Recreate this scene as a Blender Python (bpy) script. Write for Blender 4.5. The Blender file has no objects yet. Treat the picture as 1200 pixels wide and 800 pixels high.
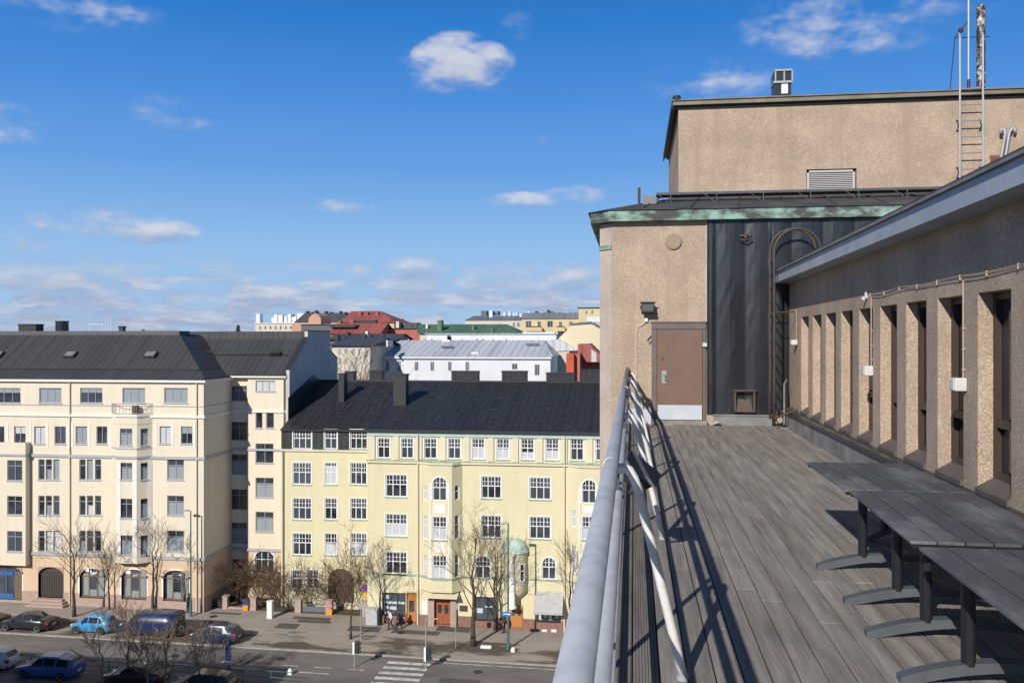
import bpy, bmesh, math, random
from mathutils import Vector, Matrix
random.seed(7)
R = math.radians
scene = bpy.context.scene
col = scene.collection

# ------------------------------------------------------------------ camera, sky, sun, exposure
F = 1040.0                       # focal length in pixels of the 1200 px wide photograph
TH = math.atan(143.0 / F)        # the camera looks 7.8 degrees left of the terrace direction (+Y)
HOR = 398.0
CT, ST = math.cos(TH), math.sin(TH)
CZ = 25.0                        # eye height above the street
DK = 23.0                        # deck level

cam_d = bpy.data.cameras.new("camera")
cam = bpy.data.objects.new("camera", cam_d); col.objects.link(cam)
cam.location = (0, 0, CZ); cam.rotation_euler = (R(90), 0, TH)
cam_d.sensor_fit = 'HORIZONTAL'; cam_d.sensor_width = 36; cam_d.lens = 36 * F / 1200
cam_d.shift_y = -2 / 1200
cam_d.clip_start = .05; cam_d.clip_end = 6000
scene.camera = cam
scene.view_settings.view_transform = 'Standard'
scene.view_settings.look = 'None'
scene.view_settings.exposure = 0.0
scene.view_settings.gamma = 1.0
scene.view_settings.use_curve_mapping = False

SUN_DIR = Vector((.61, 1.70, -1.0)).normalized()       # the way the light travels
SUN_EL = math.asin(-SUN_DIR.z)
SUN_AZ = math.atan2(-SUN_DIR.x, -SUN_DIR.y)           # clockwise from +Y
sun_d = bpy.data.lights.new("sun", 'SUN'); sun_d.energy = 4.75; sun_d.angle = R(.5); sun_d.color = (1, .945, .87)
sun = bpy.data.objects.new("sun", sun_d); col.objects.link(sun)
sun.location = (-20, -40, 60)
sun.rotation_euler = SUN_DIR.to_track_quat('-Z', 'Y').to_euler()

def azel(x, y):
    u = x - 600; v = HOR - y
    dx = u * CT - F * ST; dy = u * ST + F * CT
    return math.degrees(math.atan2(dx, dy)), math.degrees(math.atan2(v, math.hypot(dx, dy)))

world = bpy.data.worlds.new("World"); scene.world = world; world.use_nodes = True
def rgba_(c): return (c[0], c[1], c[2], 1)
def make_world():
    nt = world.node_tree; nt.nodes.clear(); N = nt.nodes.new; L = nt.links.new
    out = N('ShaderNodeOutputWorld'); bg = N('ShaderNodeBackground'); bg.inputs[1].default_value = .095
    sky = N('ShaderNodeTexSky'); sky.sky_type = 'NISHITA'; sky.sun_disc = False
    sky.sun_elevation = SUN_EL; sky.sun_rotation = SUN_AZ
    sky.altitude = 0; sky.air_density = 1.0; sky.dust_density = .25; sky.ozone_density = 2.6
    # group: cloud density as a function of (azimuth, elevation) in degrees
    g = bpy.data.node_groups.new('cloud_density', 'ShaderNodeTree')
    g.interface.new_socket('v', in_out='INPUT', socket_type='NodeSocketVector')
    g.interface.new_socket('d', in_out='OUTPUT', socket_type='NodeSocketFloat')
    gi = g.nodes.new('NodeGroupInput'); go = g.nodes.new('NodeGroupOutput'); GL = g.links.new
    def gm(op, a, b=None, c=None):
        n = g.nodes.new('ShaderNodeMath'); n.operation = op
        for i, s in enumerate((a, b, c)):
            if s is None: continue
            if isinstance(s, (int, float)): n.inputs[i].default_value = s
            else: GL(s, n.inputs[i])
        return n.outputs[0]
    def gv(op, a, b):
        n = g.nodes.new('ShaderNodeVectorMath'); n.operation = op
        GL(a, n.inputs[0])
        if isinstance(b, tuple): n.inputs[1].default_value = b
        else: GL(b, n.inputs[1])
        return n
    # (x, y, half width, half height in photo pixels, strength)
    blobs = [(538, 66, 64, 32, .68), (572, 74, 40, 28, .42), (510, 82, 70, 30, .30), (540, 92, 80, 22, .2), (130, 266, 120, 24, .42), (180, 270, 55, 18, .3), (85, 328, 130, 18, .55),
             (40, 330, 70, 16, .3), (130, 355, 80, 15, .45), (20, 285, 60, 16, .4), (490, 313, 52, 16, .7), (610, 237, 52, 15, .55), (670, 229, 54, 15, .42),
             (675, 321, 52, 15, .75), (610, 328, 48, 13, .5), (405, 241, 44, 13, .36), (195, 134, 52, 28, .19), (252, 148, 34, 22, .13),
             (2, 146, 50, 30, .36), (60, 6, 140, 30, .22), (130, 16, 40, 22, .14), (835, 98, 105, 34, .24), (925, 36, 80, 36, .16), (1020, 12, 170, 54, .22), (990, 50, 90, 36, .13),
             (605, 30, 30, 22, .16), (650, 163, 36, 16, .16), (470, 333, 46, 12, .5), (555, 333, 52, 13, .6), (350, 342, 70, 13, .5),
             (230, 349, 50, 12, .45), (640, 345, 70, 13, .45), (420, 318, 34, 10, .35), (300, 352, 60, 12, .4), (60, 362, 90, 11, .45),
             (150, 375, 120, 9, .4), (480, 352, 60, 10, .4), (40, 308, 60, 10, .3)]
    acc = None
    for (x, y, w, h, s) in blobs:
        a, e = azel(x, y); k = 57.3 / F * .9
        t = gv('SUBTRACT', gi.outputs[0], (a, e, 0)).outputs[0]
        t = gv('MULTIPLY', t, (1 / (w * k), 1 / (h * k), 0)).outputs[0]
        d = gv('DOT_PRODUCT', t, t).outputs['Value']
        m = gm('MULTIPLY', gm('POWER', gm('MAXIMUM', gm('SUBTRACT', 1.0, d), 0.0), .75), s)
        acc = m if acc is None else gm('ADD', acc, m)
    acc = gm('MINIMUM', acc, 1.15)
    def noise(sc, scale, det, rough, off=0):
        v = gv('MULTIPLY', gi.outputs[0], sc).outputs[0]
        n = g.nodes.new('ShaderNodeTexNoise'); n.inputs['Scale'].default_value = scale; n.inputs['Detail'].default_value = det
        n.inputs['Roughness'].default_value = rough
        v2 = gv('ADD', v, (off, off * .7, off * .3)).outputs[0]; GL(v2, n.inputs['Vector']); return n.outputs[0]
    n1 = noise((.5, 1.1, 0), .8, 4, .5, 3.1)
    n2 = noise((.30, 1.35, 0), 1.0, 4, .5, 9.0)
    # low band of small flat clouds near the horizon
    sep = g.nodes.new('ShaderNodeSeparateXYZ'); GL(gi.outputs[0], sep.inputs[0])
    mr = g.nodes.new('ShaderNodeMapRange'); mr.inputs[1].default_value = 5.4; mr.inputs[2].default_value = 3.2; mr.clamp = True; GL(sep.outputs[1], mr.inputs[0])
    bs = g.nodes.new('ShaderNodeMapRange'); bs.interpolation_type = 'SMOOTHSTEP'; bs.inputs[1].default_value = .435; bs.inputs[2].default_value = .60; GL(n2, bs.inputs[0])
    band = gm('MULTIPLY', bs.outputs[0], gm('MULTIPLY', mr.outputs[0], .9))
    base = acc
    n3 = noise((.55, 1.0, 0), 2.4, 4, .5, 17.0)
    nn = gm('ADD', gm('MULTIPLY', n1, .8), gm('MULTIPLY', n3, .2))
    tot = gm('ADD', gm('MULTIPLY', base, .95), gm('MULTIPLY', gm('SUBTRACT', nn, .50), 2.4))
    tot = gm('MULTIPLY', gm('ADD', tot, .08), gm('MINIMUM', gm('MULTIPLY', base, 4.0), 1.0)); tot = gm('SUBTRACT', tot, .08)
    ss = g.nodes.new('ShaderNodeMapRange'); ss.interpolation_type = 'SMOOTHSTEP'
    ss.inputs[1].default_value = -.08; ss.inputs[2].default_value = 1.05; GL(tot, ss.inputs[0])
    GL(gm('MAXIMUM', ss.outputs[0], band), go.inputs[0])
    # main tree
    tc = N('ShaderNodeTexCoord'); sp = N('ShaderNodeSeparateXYZ'); L(tc.outputs['Generated'], sp.inputs[0])
    def m(op, a, b=None):
        n = N('ShaderNodeMath'); n.operation = op
        for i, s in enumerate((a, b)):
            if s is None: continue
            if isinstance(s, (int, float)): n.inputs[i].default_value = s
            else: L(s, n.inputs[i])
        return n.outputs[0]
    az = m('MULTIPLY', m('ARCTAN2', sp.outputs[0], sp.outputs[1]), 57.29578)
    hyp = m('SQRT', m('ADD', m('MULTIPLY', sp.outputs[0], sp.outputs[0]), m('MULTIPLY', sp.outputs[1], sp.outputs[1])))
    el = m('MULTIPLY', m('ARCTAN2', sp.outputs[2], hyp), 57.29578)
    cv = N('ShaderNodeCombineXYZ'); L(az, cv.inputs[0]); L(el, cv.inputs[1])
    up = N('ShaderNodeVectorMath'); up.operation = 'ADD'; up.inputs[1].default_value = (-.25, .75, 0); L(cv.outputs[0], up.inputs[0])
    g1 = N('ShaderNodeGroup'); g1.node_tree = g; L(cv.outputs[0], g1.inputs[0])
    g2 = N('ShaderNodeGroup'); g2.node_tree = g; L(up.outputs[0], g2.inputs[0])
    sh = m('ADD', m('ADD', .08, m('MULTIPLY', el, .042)), m('MULTIPLY', m('SUBTRACT', g1.outputs[0], g2.outputs[0]), .75))
    shc = N('ShaderNodeClamp'); L(sh, shc.inputs[0])
    cm = N('ShaderNodeMix'); cm.data_type = 'RGBA'
    cm.inputs[6].default_value = (3.5, 3.95, 5.7, 1); cm.inputs[7].default_value = (7.3, 7.5, 8.1, 1); L(shc.outputs[0], cm.inputs[0])
    # higher than the photo shows, no modelled clouds
    mix = N('ShaderNodeMix'); mix.data_type = 'RGBA'
    L(m('MULTIPLY', g1.outputs[0], .84), mix.inputs[0]); 
    mre = N('ShaderNodeMapRange'); mre.inputs[1].default_value = 0; mre.inputs[2].default_value = 90; L(el, mre.inputs[0])
    cr = N('ShaderNodeValToRGB'); e = cr.color_ramp.elements
    stops = ((0, (.37, .535, .76)), (2.5, (.345, .54, .81)), (5.6, (.285, .515, .835)), (10.8, (.13, .352, .775)), (15, (.07, .272, .72)), (19.6, (.022, .20, .62)), (27, (.03, .14, .42)), (45, (.05, .095, .20)), (90, (.04, .07, .14)))
    e[0].position = 0; e[1].position = 1
    for k, (d, c) in enumerate(stops):
        q = e[0] if k == 0 else (e[-1] if k == len(stops) - 1 else e.new(d / 90))
        q.color = rgba_(c)
    L(mre.outputs[0], cr.inputs[0])
    sc_ = N('ShaderNodeVectorMath'); sc_.operation = 'SCALE'; sc_.inputs['Scale'].default_value = 1 / .095; L(cr.outputs[0], sc_.inputs[0])
    tone = N('ShaderNodeMix'); tone.data_type = 'RGBA'; tone.inputs[0].default_value = .94
    L(sky.outputs[0], tone.inputs[6]); L(sc_.outputs[0], tone.inputs[7])
    L(tone.outputs[2], mix.inputs[6]); L(cm.outputs[2], mix.inputs[7])
    L(mix.outputs[2], bg.inputs[0]); L(bg.outputs[0], out.inputs[0])
make_world()

# ------------------------------------------------------------------ photo pixel -> place
def ray(x, y):
    u = x - 600
    return Vector((u * CT - F * ST, u * ST + F * CT, HOR - y))
CAM = Vector((0, 0, CZ))
def onY(x, y, Y):                       # point on the wall plane Y = const
    d = ray(x, y); return CAM + d * (Y / d.y)
def onZ(x, y, Z):                       # point on a level plane
    d = ray(x, y); return CAM + d * ((Z - CZ) / d.z)
def gz(X): return -.16 - .0097 * (X + 7.5)            # the street falls slightly to the right
def onG(x, y, lift=0):                  # point on the street
    p = onZ(x, y, 0)
    for _ in range(4): p = onZ(x, y, gz(p.x) + lift)
    return p
class Plane:                            # a vertical wall plane: origin, direction along it; depth goes inward (left of the direction)
    def __init__(s, o, e):
        s.o = Vector((o[0], o[1], 0)); e = Vector((e[0], e[1], 0)); s.e = e.normalized(); s.n = Vector((-s.e.y, s.e.x, 0))
    def P(s, a, z, d=0): return s.o + s.e * a + s.n * d + Vector((0, 0, z))
    def px(s, x, y):
        r = ray(x, y); t = (s.o - CAM).dot(s.n) / r.dot(s.n); p = CAM + r * t
        return (p - s.o).dot(s.e), p.z
    def rect(s, x0, x1, y0, y1):
        a0, z1 = s.px(x0, (y0)); a1, _ = s.px(x1, y0); xm = (x0 + x1) / 2
        return a0, a1, s.px(xm, y1)[1], s.px(xm, y0)[1]

# ------------------------------------------------------------------ materials
def new_mat(name):
    m = bpy.data.materials.new(name); m.use_nodes = True
    nt = m.node_tree; return m, nt, nt.nodes['Principled BSDF']
def rgba(c): return (c[0], c[1], c[2], 1)
def mat(name, c, rough=.7, metal=0., c2=None, scale=3., det=5., bump=0., bscale=None, spec=.4, stretch=(1, 1, 1), lo=.35, hi=.65, island=0., streak=0.):
    m, nt, b = new_mat(name); N = nt.nodes.new; L = nt.links.new
    b.inputs['Roughness'].default_value = rough; b.inputs['Metallic'].default_value = metal
    b.inputs['Specular IOR Level'].default_value = spec
    b.inputs['Base Color'].default_value = rgba(c)
    tc = N('ShaderNodeTexCoord'); mp = N('ShaderNodeMapping'); mp.inputs['Scale'].default_value = stretch
    L(tc.outputs['Object'], mp.inputs[0])
    outc = None
    if c2 is not None:
        n = N('ShaderNodeTexNoise'); n.inputs['Scale'].default_value = scale; n.inputs['Detail'].default_value = det; n.inputs['Roughness'].default_value = .6
        L(mp.outputs[0], n.inputs['Vector'])
        mr = N('ShaderNodeMapRange'); mr.inputs[1].default_value = lo; mr.inputs[2].default_value = hi; L(n.outputs[0], mr.inputs[0])
        mx = N('ShaderNodeMix'); mx.data_type = 'RGBA'; mx.inputs[6].default_value = rgba(c); mx.inputs[7].default_value = rgba(c2)
        L(mr.outputs[0], mx.inputs[0]); outc = mx.outputs[2]
    if island:
        ge = N('ShaderNodeNewGeometry'); mr2 = N('ShaderNodeMapRange'); mr2.inputs[3].default_value = 1 - island; mr2.inputs[4].default_value = 1 + island
        L(ge.outputs['Random Per Island'], mr2.inputs[0])
        hv = N('ShaderNodeHueSaturation'); L(mr2.outputs[0], hv.inputs['Value'])
        if outc: L(outc, hv.inputs['Color'])
        else: hv.inputs['Color'].default_value = rgba(c)
        outc = hv.outputs[0]
    if streak:
        mp2 = N('ShaderNodeMapping'); mp2.inputs['Scale'].default_value = (1.7, 1.7, .10); L(tc.outputs['Object'], mp2.inputs[0])
        n5 = N('ShaderNodeTexNoise'); n5.inputs['Scale'].default_value = 1.; n5.inputs['Detail'].default_value = 7; n5.inputs['Roughness'].default_value = .65; L(mp2.outputs[0], n5.inputs['Vector'])
        mr5 = N('ShaderNodeMapRange'); mr5.inputs[1].default_value = .48; mr5.inputs[2].default_value = .74; mr5.inputs[4].default_value = streak; L(n5.outputs[0], mr5.inputs[0])
        mx5 = N('ShaderNodeMix'); mx5.data_type = 'RGBA'; L(mr5.outputs[0], mx5.inputs[0]); L(outc, mx5.inputs[6]); mx5.inputs[7].default_value = rgba([q * .62 for q in c]); outc = mx5.outputs[2]
    if outc: L(outc, b.inputs['Base Color'])
    if bump:
        n = N('ShaderNodeTexNoise'); n.inputs['Scale'].default_value = bscale or scale * 4; n.inputs['Detail'].default_value = 4
        L(mp.outputs[0], n.inputs['Vector'])
        bp = N('ShaderNodeBump'); bp.inputs['Strength'].default_value = bump; bp.inputs['Distance'].default_value = .02
        L(n.outputs[0], bp.inputs['Height']); L(bp.outputs[0], b.inputs['Normal'])
    return m
def pebble(name, base, dark, light, scale=55, tint=None):
    m, nt, b = new_mat(name); N = nt.nodes.new; L = nt.links.new
    b.inputs['Roughness'].default_value = .9; b.inputs['Specular IOR Level'].default_value = .2
    tc = N('ShaderNodeTexCoord')
    v = N('ShaderNodeTexVoronoi'); v.inputs['Scale'].default_value = scale; L(tc.outputs['Object'], v.inputs['Vector'])
    sp = N('ShaderNodeSeparateColor'); L(v.outputs['Color'], sp.inputs[0])
    cr = N('ShaderNodeValToRGB'); e = cr.color_ramp.elements
    e[0].position = 0; e[0].color = rgba(dark); e[1].position = 1; e[1].color = rgba(light)
    for p, c in ((.22, dark), (.35, base), (.85, base)):
        q = e.new(p); q.color = rgba(c)
    L(sp.outputs[0], cr.inputs[0])
    n = N('ShaderNodeTexNoise'); n.inputs['Scale'].default_value = .9; n.inputs['Detail'].default_value = 6; n.inputs['Roughness'].default_value = .65
    L(tc.outputs['Object'], n.inputs['Vector'])
    mr = N('ShaderNodeMapRange'); mr.inputs[1].default_value = .3; mr.inputs[2].default_value = .7; mr.inputs[3].default_value = .76; mr.inputs[4].default_value = 1.14; L(n.outputs[0], mr.inputs[0])
    hv = N('ShaderNodeHueSaturation'); L(cr.outputs[0], hv.inputs['Color']); L(mr.outputs[0], hv.inputs['Value'])
    # faint runs of dirt down the wall
    mp = N('ShaderNodeMapping'); mp.inputs['Scale'].default_value = (3.2, 3.2, .22); L(tc.outputs['Object'], mp.inputs[0])
    n3 = N('ShaderNodeTexNoise'); n3.inputs['Scale'].default_value = 1.; n3.inputs['Detail'].default_value = 4; L(mp.outputs[0], n3.inputs['Vector'])
    mr3 = N('ShaderNodeMapRange'); mr3.inputs[1].default_value = .50; mr3.inputs[2].default_value = .70; mr3.inputs[3].default_value = 0; mr3.inputs[4].default_value = .55; L(n3.outputs[0], mr3.inputs[0])
    mx = N('ShaderNodeMix'); mx.data_type = 'RGBA'; L(mr3.outputs[0], mx.inputs[0]); L(hv.outputs[0], mx.inputs[6]); mx.inputs[7].default_value = rgba([q * .72 for q in base])
    L(mx.outputs[2], b.inputs['Base Color'])
    bp = N('ShaderNodeBump'); bp.inputs['Strength'].default_value = .22; bp.inputs['Distance'].default_value = .006
    L(v.outputs['Distance'], bp.inputs['Height']); L(bp.outputs[0], b.inputs['Normal'])
    return m
def seam_roof(name, c, c2, pitch=.6, axis=0, rough=.55, dirt=.5, spec=.35, patches=None):
    """folded sheet-metal roof: raised seams down the slope"""
    m, nt, b = new_mat(name); N = nt.nodes.new; L = nt.links.new
    b.inputs['Roughness'].default_value = rough; b.inputs['Specular IOR Level'].default_value = spec
    tc = N('ShaderNodeTexCoord'); sp = N('ShaderNodeSeparateXYZ'); L(tc.outputs['Object'], sp.inputs[0])
    def mm(op, a, bb):
        n = N('ShaderNodeMath'); n.operation = op
        for i, s in enumerate((a, bb)):
            if isinstance(s, (int, float)): n.inputs[i].default_value = s
            else: L(s, n.inputs[i])
        return n.outputs[0]
    fr = mm('FRACT', mm('DIVIDE', sp.outputs[axis], pitch), 0)
    edge = mm('LESS_THAN', mm('ABSOLUTE', mm('SUBTRACT', fr, .5), 0), .07)
    cell = mm('FLOOR', mm('DIVIDE', sp.outputs[axis], pitch), 0)
    wn = N('ShaderNodeTexWhiteNoise'); wn.noise_dimensions = '1D'; L(cell, wn.inputs['W'])
    n = N('ShaderNodeTexNoise'); n.inputs['Scale'].default_value = 1.3; n.inputs['Detail'].default_value = 7; n.inputs['Roughness'].default_value = .7
    L(tc.outputs['Object'], n.inputs['Vector'])
    mr = N('ShaderNodeMapRange'); mr.inputs[1].default_value = .35; mr.inputs[2].default_value = .72; L(n.outputs[0], mr.inputs[0])
    mx = N('ShaderNodeMix'); mx.data_type = 'RGBA'; mx.inputs[6].default_value = rgba(c); mx.inputs[7].default_value = rgba(c2)
    L(mm('MULTIPLY', mr.outputs[0], dirt), mx.inputs[0])
    val = mm('ADD', .88, mm('MULTIPLY', wn.outputs[0], .24)); val = mm('ADD', val, mm('MULTIPLY', edge, -.3))
    hv = N('ShaderNodeHueSaturation'); L(mx.outputs[2], hv.inputs['Color']); L(val, hv.inputs['Value'])
    last = hv.outputs[0]
    if patches:
        n4 = N('ShaderNodeTexNoise'); n4.inputs['Scale'].default_value = 2.6; n4.inputs['Detail'].default_value = 6; n4.inputs['Roughness'].default_value = .75; L(tc.outputs['Object'], n4.inputs['Vector'])
        m4 = N('ShaderNodeMapRange'); m4.inputs[1].default_value = .52; m4.inputs[2].default_value = .74; m4.inputs[4].default_value = .75; L(n4.outputs[0], m4.inputs[0])
        mx4 = N('ShaderNodeMix'); mx4.data_type = 'RGBA'; L(m4.outputs[0], mx4.inputs[0]); L(last, mx4.inputs[6]); mx4.inputs[7].default_value = rgba(patches); last = mx4.outputs[2]
    L(last, b.inputs['Base Color'])
    bp = N('ShaderNodeBump'); bp.inputs['Strength'].default_value = .8; bp.inputs['Distance'].default_value = .04
    L(edge, bp.inputs['Height']); L(bp.outputs[0], b.inputs['Normal'])
    return m
def glass_mat(name, c=(.012, .015, .018), rough=.06, spec=.9):
    m, nt, b = new_mat(name); N = nt.nodes.new; L = nt.links.new
    b.inputs['Roughness'].default_value = rough; b.inputs['Specular IOR Level'].default_value = spec
    tc = N('ShaderNodeTexCoord'); n = N('ShaderNodeTexNoise'); n.inputs['Scale'].default_value = .8; n.inputs['Detail'].default_value = 2
    L(tc.outputs['Object'], n.inputs['Vector'])
    cr = N('ShaderNodeValToRGB'); e = cr.color_ramp.elements
    e[0].position = .35; e[0].color = rgba([q * .5 for q in c]); e[1].position = .7; e[1].color = rgba([q * 2.4 for q in c])
    oi = N('ShaderNodeObjectInfo'); rm = N('ShaderNodeMapRange'); rm.inputs[1].default_value = .45; rm.inputs[2].default_value = 1.0; rm.inputs[4].default_value = .85; L(oi.outputs['Random'], rm.inputs[0])
    mxr = N('ShaderNodeMix'); mxr.data_type = 'RGBA'; L(rm.outputs[0], mxr.inputs[0]); L(n.outputs[0], cr.inputs[0]); L(cr.outputs[0], mxr.inputs[6]); mxr.inputs[7].default_value = rgba([q * 3.2 for q in c]); L(mxr.outputs[2], b.inputs['Base Color'])
    bp = N('ShaderNodeBump'); bp.inputs['Strength'].default_value = .05; bp.inputs['Distance'].default_value = .05; L(n.outputs[0], bp.inputs['Height']); L(bp.outputs[0], b.inputs['Normal'])
    return m

M = {}
M['pebble'] = pebble('pebble_dash', (.455, .35, .258), (.31, .228, .162), (.66, .57, .47), scale=98)
M['pebble_grey'] = pebble('pebble_dash_grey', (.42, .345, .28), (.28, .22, .175), (.58, .5, .42), scale=70)
M['pebble_sunlit'] = pebble('pebble_dash_sunlit', (.50, .425, .355), (.36, .30, .245), (.62, .56, .5), scale=95)  # same pebble-dash made paler: sun on the chamfered corner put into the colour
M['black_metal'] = mat('black_sheet_metal', (.013, .0148, .018), .32, .0, (.024, .027, .031), 1.3, 6, .3, 2.0, .6, (1, 1, .35))
M['grey_blue'] = mat('painted_fascia', (.36, .40, .45), .5, 0, (.29, .335, .385), 2., 5)
M['rail_grey'] = mat('rail_paint', (.36, .39, .44), .42, 0, (.27, .295, .335), 7., 8, .06, 60, lo=.46, hi=.72)
M['white_paint'] = mat('white_strut_paint', (.74, .73, .70), .5, 0, (.58, .57, .53), 6., 5, .05, 40)
M['deck'] = mat('weathered_deck_wood', (.335, .303, .268), .85, 0, (.165, .149, .132), 1.9, 10, .4, 9., .25, (6, .45, 6), .3, .72, island=.11)
M['deck_grooved'] = mat('weathered_grooved_wood', (.27, .245, .215), .85, 0, (.14, .127, .115), 2.2, 8, .3, 9., .25, (6, .45, 6), .3, .72)
M['table'] = mat('grey_table_wood', (.082, .086, .093), .6, 0, (.25, .257, .268), 1.7, 8, .15, 10, .35, (2.2, .7, 2.2), .48, .78, island=.14)
M['table_metal'] = mat('table_dark_steel', (.016, .017, .02), .45)
M['foot_grey'] = mat('table_foot_grey', (.10, .107, .116), .55, 0, (.075, .081, .089), 5)
M['brown_door'] = mat('brown_door_paint', (.19, .118, .085), .5, 0, (.165, .10, .072), 2)
M['door_frame'] = mat('door_frame_grey', (.15, .128, .12), .55, 0, (.12, .10, .095), 3)
M['steel_plate'] = mat('brushed_plate', (.58, .61, .65), .45, .2, (.5, .54, .58), 4)
M['dark_steel'] = mat('weathered_grating_steel', (.10, .106, .118), .6, .2, (.065, .068, .075), 6)
M['cable'] = mat('cable_sheath', (.40, .33, .265), .6)
M['steel'] = mat('galvanised_steel', (.36, .37, .38), .5, .3, (.32, .33, .34), 8)
M['brown_steel'] = mat('brown_ladder_steel', (.085, .062, .05), .55, 0, (.06, .044, .036), 8)
M['brown_frame'] = mat('brown_window_frame', (.055, .036, .027), .5)
M['sill_dark'] = mat('sill_sheet', (.12, .10, .092), .6, 0, (.09, .076, .07), 6)
M['grey_sheet'] = mat('grey_flashing', (.23, .235, .235), .55, 0, (.16, .16, .155), 3)
M['plaster_grey'] = mat('upstand_render', (.27, .255, .235), .85, 0, (.15, .14, .13), 2., 6)
M['copper'] = mat('copper_verdigris', (.275, .415, .345), .75, 0, (.07, .075, .073), 2.3, 10, .1, 20, .3, (.9, .9, 1.6), .42, .60)
M['bitumen'] = mat('bitumen_roof', (.038, .04, .043), .8, 0, (.085, .084, .082), 1.6, 7, .3, 14)
M['cornice'] = mat('bronze_cornice', (.235, .215, .16), .55, 0, (.16, .145, .11), 2.5)
M['dark_trim'] = mat('dark_trim', (.02, .02, .021), .6)
M['offwhite'] = mat('offwhite_plastic', (.72, .72, .70), .5)
M['louver'] = mat('louver_grey', (.48, .47, .45), .6)
M['vent_tan'] = mat('vent_tan', (.30, .235, .16), .7)
M['glass'] = glass_mat('window_glass', (.028, .033, .041), .05, 1.0)
M['glass_wing'] = glass_mat('wing_glass', (.02, .021, .022), .05, .8)
M['blind_sky_tone'] = mat('sky_toned_blind', (.30, .335, .37), .7, 0, (.22, .25, .28), 3, stretch=(8, 8, .3))  # blinds toned grey-blue, partly to paint sky reflected in the panes
M['twig_light'] = mat('sunlit_twigs', (.30, .215, .145), .9, 0, (.21, .15, .10), 4)  # lighter brown paints sunlight into the near trees' twigs and trunks
M['blind'] = mat('white_blind', (.58, .59, .59), .8, 0, (.44, .46, .47), 3, stretch=(8, 8, .3))
M['brick'] = mat('red_brick', (.30, .12, .085), .85, 0, (.2, .08, .06), 9)
M['floodlight'] = mat('floodlight_black', (.022, .023, .025), .5)
M['lamp_glass'] = mat('lamp_glass', (.10, .105, .10), .25)
# street
M['cream'] = mat('cream_stucco', (.735, .66, .515), .9, 0, (.69, .61, .47), .5, 7, .15, 30, .2, lo=.3, hi=.7, streak=.2)
M['cream_low'] = mat('ochre_stucco', (.66, .505, .35), .9, 0, (.60, .45, .305), .7, 6, .15, 30, .2, streak=.3)
M['white_stucco'] = mat('white_trim_stucco', (.80, .77, .70), .85, 0, (.72, .69, .62), 1.)
M['granite'] = mat('pink_granite', (.43, .32, .27), .75, 0, (.35, .255, .21), 3, 7, .2, 8)
M['ledge'] = mat('ledge_flashing', (.34, .365, .40), .6, 0, (.42, .42, .42), 2)
M['yellow'] = mat('yellow_stucco', (.675, .62, .405), .9, 0, (.63, .57, .365), .45, 7, .15, 30, .2, lo=.3, hi=.7, streak=.2)
M['yellow_pale'] = mat('pale_yellow_stucco', (.69, .63, .455), .9, 0, (.62, .56, .40), 1.)
M['green_trim'] = mat('verdigris_trim', (.33, .44, .33), .75, 0, (.24, .34, .26), 3)
M['green_pale'] = mat('pale_verdigris', (.46, .56, .48), .75, 0, (.38, .48, .40), 2)
M['win_white'] = mat('white_window_paint', (.74, .74, .71), .6)
M['win_grey'] = mat('grey_window_paint', (.30, .32, .34), .6)
M['win_brown'] = mat('brown_shop_frame', (.16, .105, .06), .6)
M['roof_grey'] = seam_roof('grey_seam_roof', (.053, .053, .056), (.072, .071, .072), .62)
M['roof_dark'] = seam_roof('dark_seam_roof', (.021, .022, .025), (.040, .040, .041), .62, patches=(.075, .074, .071))
M['box_white'] = mat('box_plastic', (.60, .60, .575), .5, 0, (.52, .52, .50), 5)
M['mansard'] = seam_roof('mansard_roof', (.030, .030, .032), (.055, .052, .05), .5, patches=(.10, .096, .09))
M['firewall'] = mat('firewall_render', (.56, .525, .48), .85, 0, (.47, .44, .405), .5, streak=.35)
M['gutter'] = mat('downpipe_pale', (.64, .56, .44), .6)
M['gutter_dark'] = mat('downpipe_dark', (.20, .19, .17), .6)
M['orange_door'] = mat('orange_wood_door', (.50, .215, .055), .5, 0, (.40, .165, .04), 4, stretch=(6, 6, .6))
M['red_door'] = mat('red_wood_door', (.36, .115, .04), .5, 0, (.27, .08, .03), 4, stretch=(6, 6, .6))
M['shop_blue'] = mat('shop_blue', (.035, .12, .30), .5)
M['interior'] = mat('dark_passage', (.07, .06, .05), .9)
M['awning'] = mat('awning_cloth', (.46, .455, .44), .85, 0, (.38, .375, .36), 2)
M['asphalt'] = mat('road_asphalt', (.215, .195, .175), .85, 0, (.135, .123, .111), .55, 9, .3, 40, .3, (.3, 1, 1), .35, .68)
M['pavement'] = mat('pavement_asphalt', (.365, .315, .27), .88, 0, (.285, .245, .21), .5, 8, .25, 30, .25, lo=.35, hi=.7)
M['verge'] = mat('verge_dirt', (.345, .30, .257), .9, 0, (.115, .092, .073), .30, 10, .5, 12, .2, (.5, 1, 1), .45, .53)
M['ground'] = mat('city_ground', (.16, .15, .14), .95, 0, (.10, .095, .09), .05)
M['kerb'] = mat('granite_kerb', (.36, .325, .29), .8, 0, (.27, .245, .22), 3)
M['marking'] = mat('road_paint', (.66, .64, .60), .8, 0, (.26, .245, .23), 2.2, 8, lo=.45, hi=.68)
M['soil'] = mat('garden_soil', (.085, .062, .045), .95, 0, (.13, .10, .07), 2, 7, .6, 9)
M['bark'] = mat('bark', (.085, .066, .052), .9, 0, (.055, .043, .035), 6, 5, .4, 25)
M['twig'] = mat('twigs', (.165, .118, .08), .9, 0, (.115, .083, .057), 4)
M['shrub'] = mat('shrub_twigs', (.17, .115, .072), .9, 0, (.11, .075, .05), 4)
M['pole_teal'] = mat('lamp_post_teal', (.07, .17, .165), .5, 0, (.055, .135, .13), 4)
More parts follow.
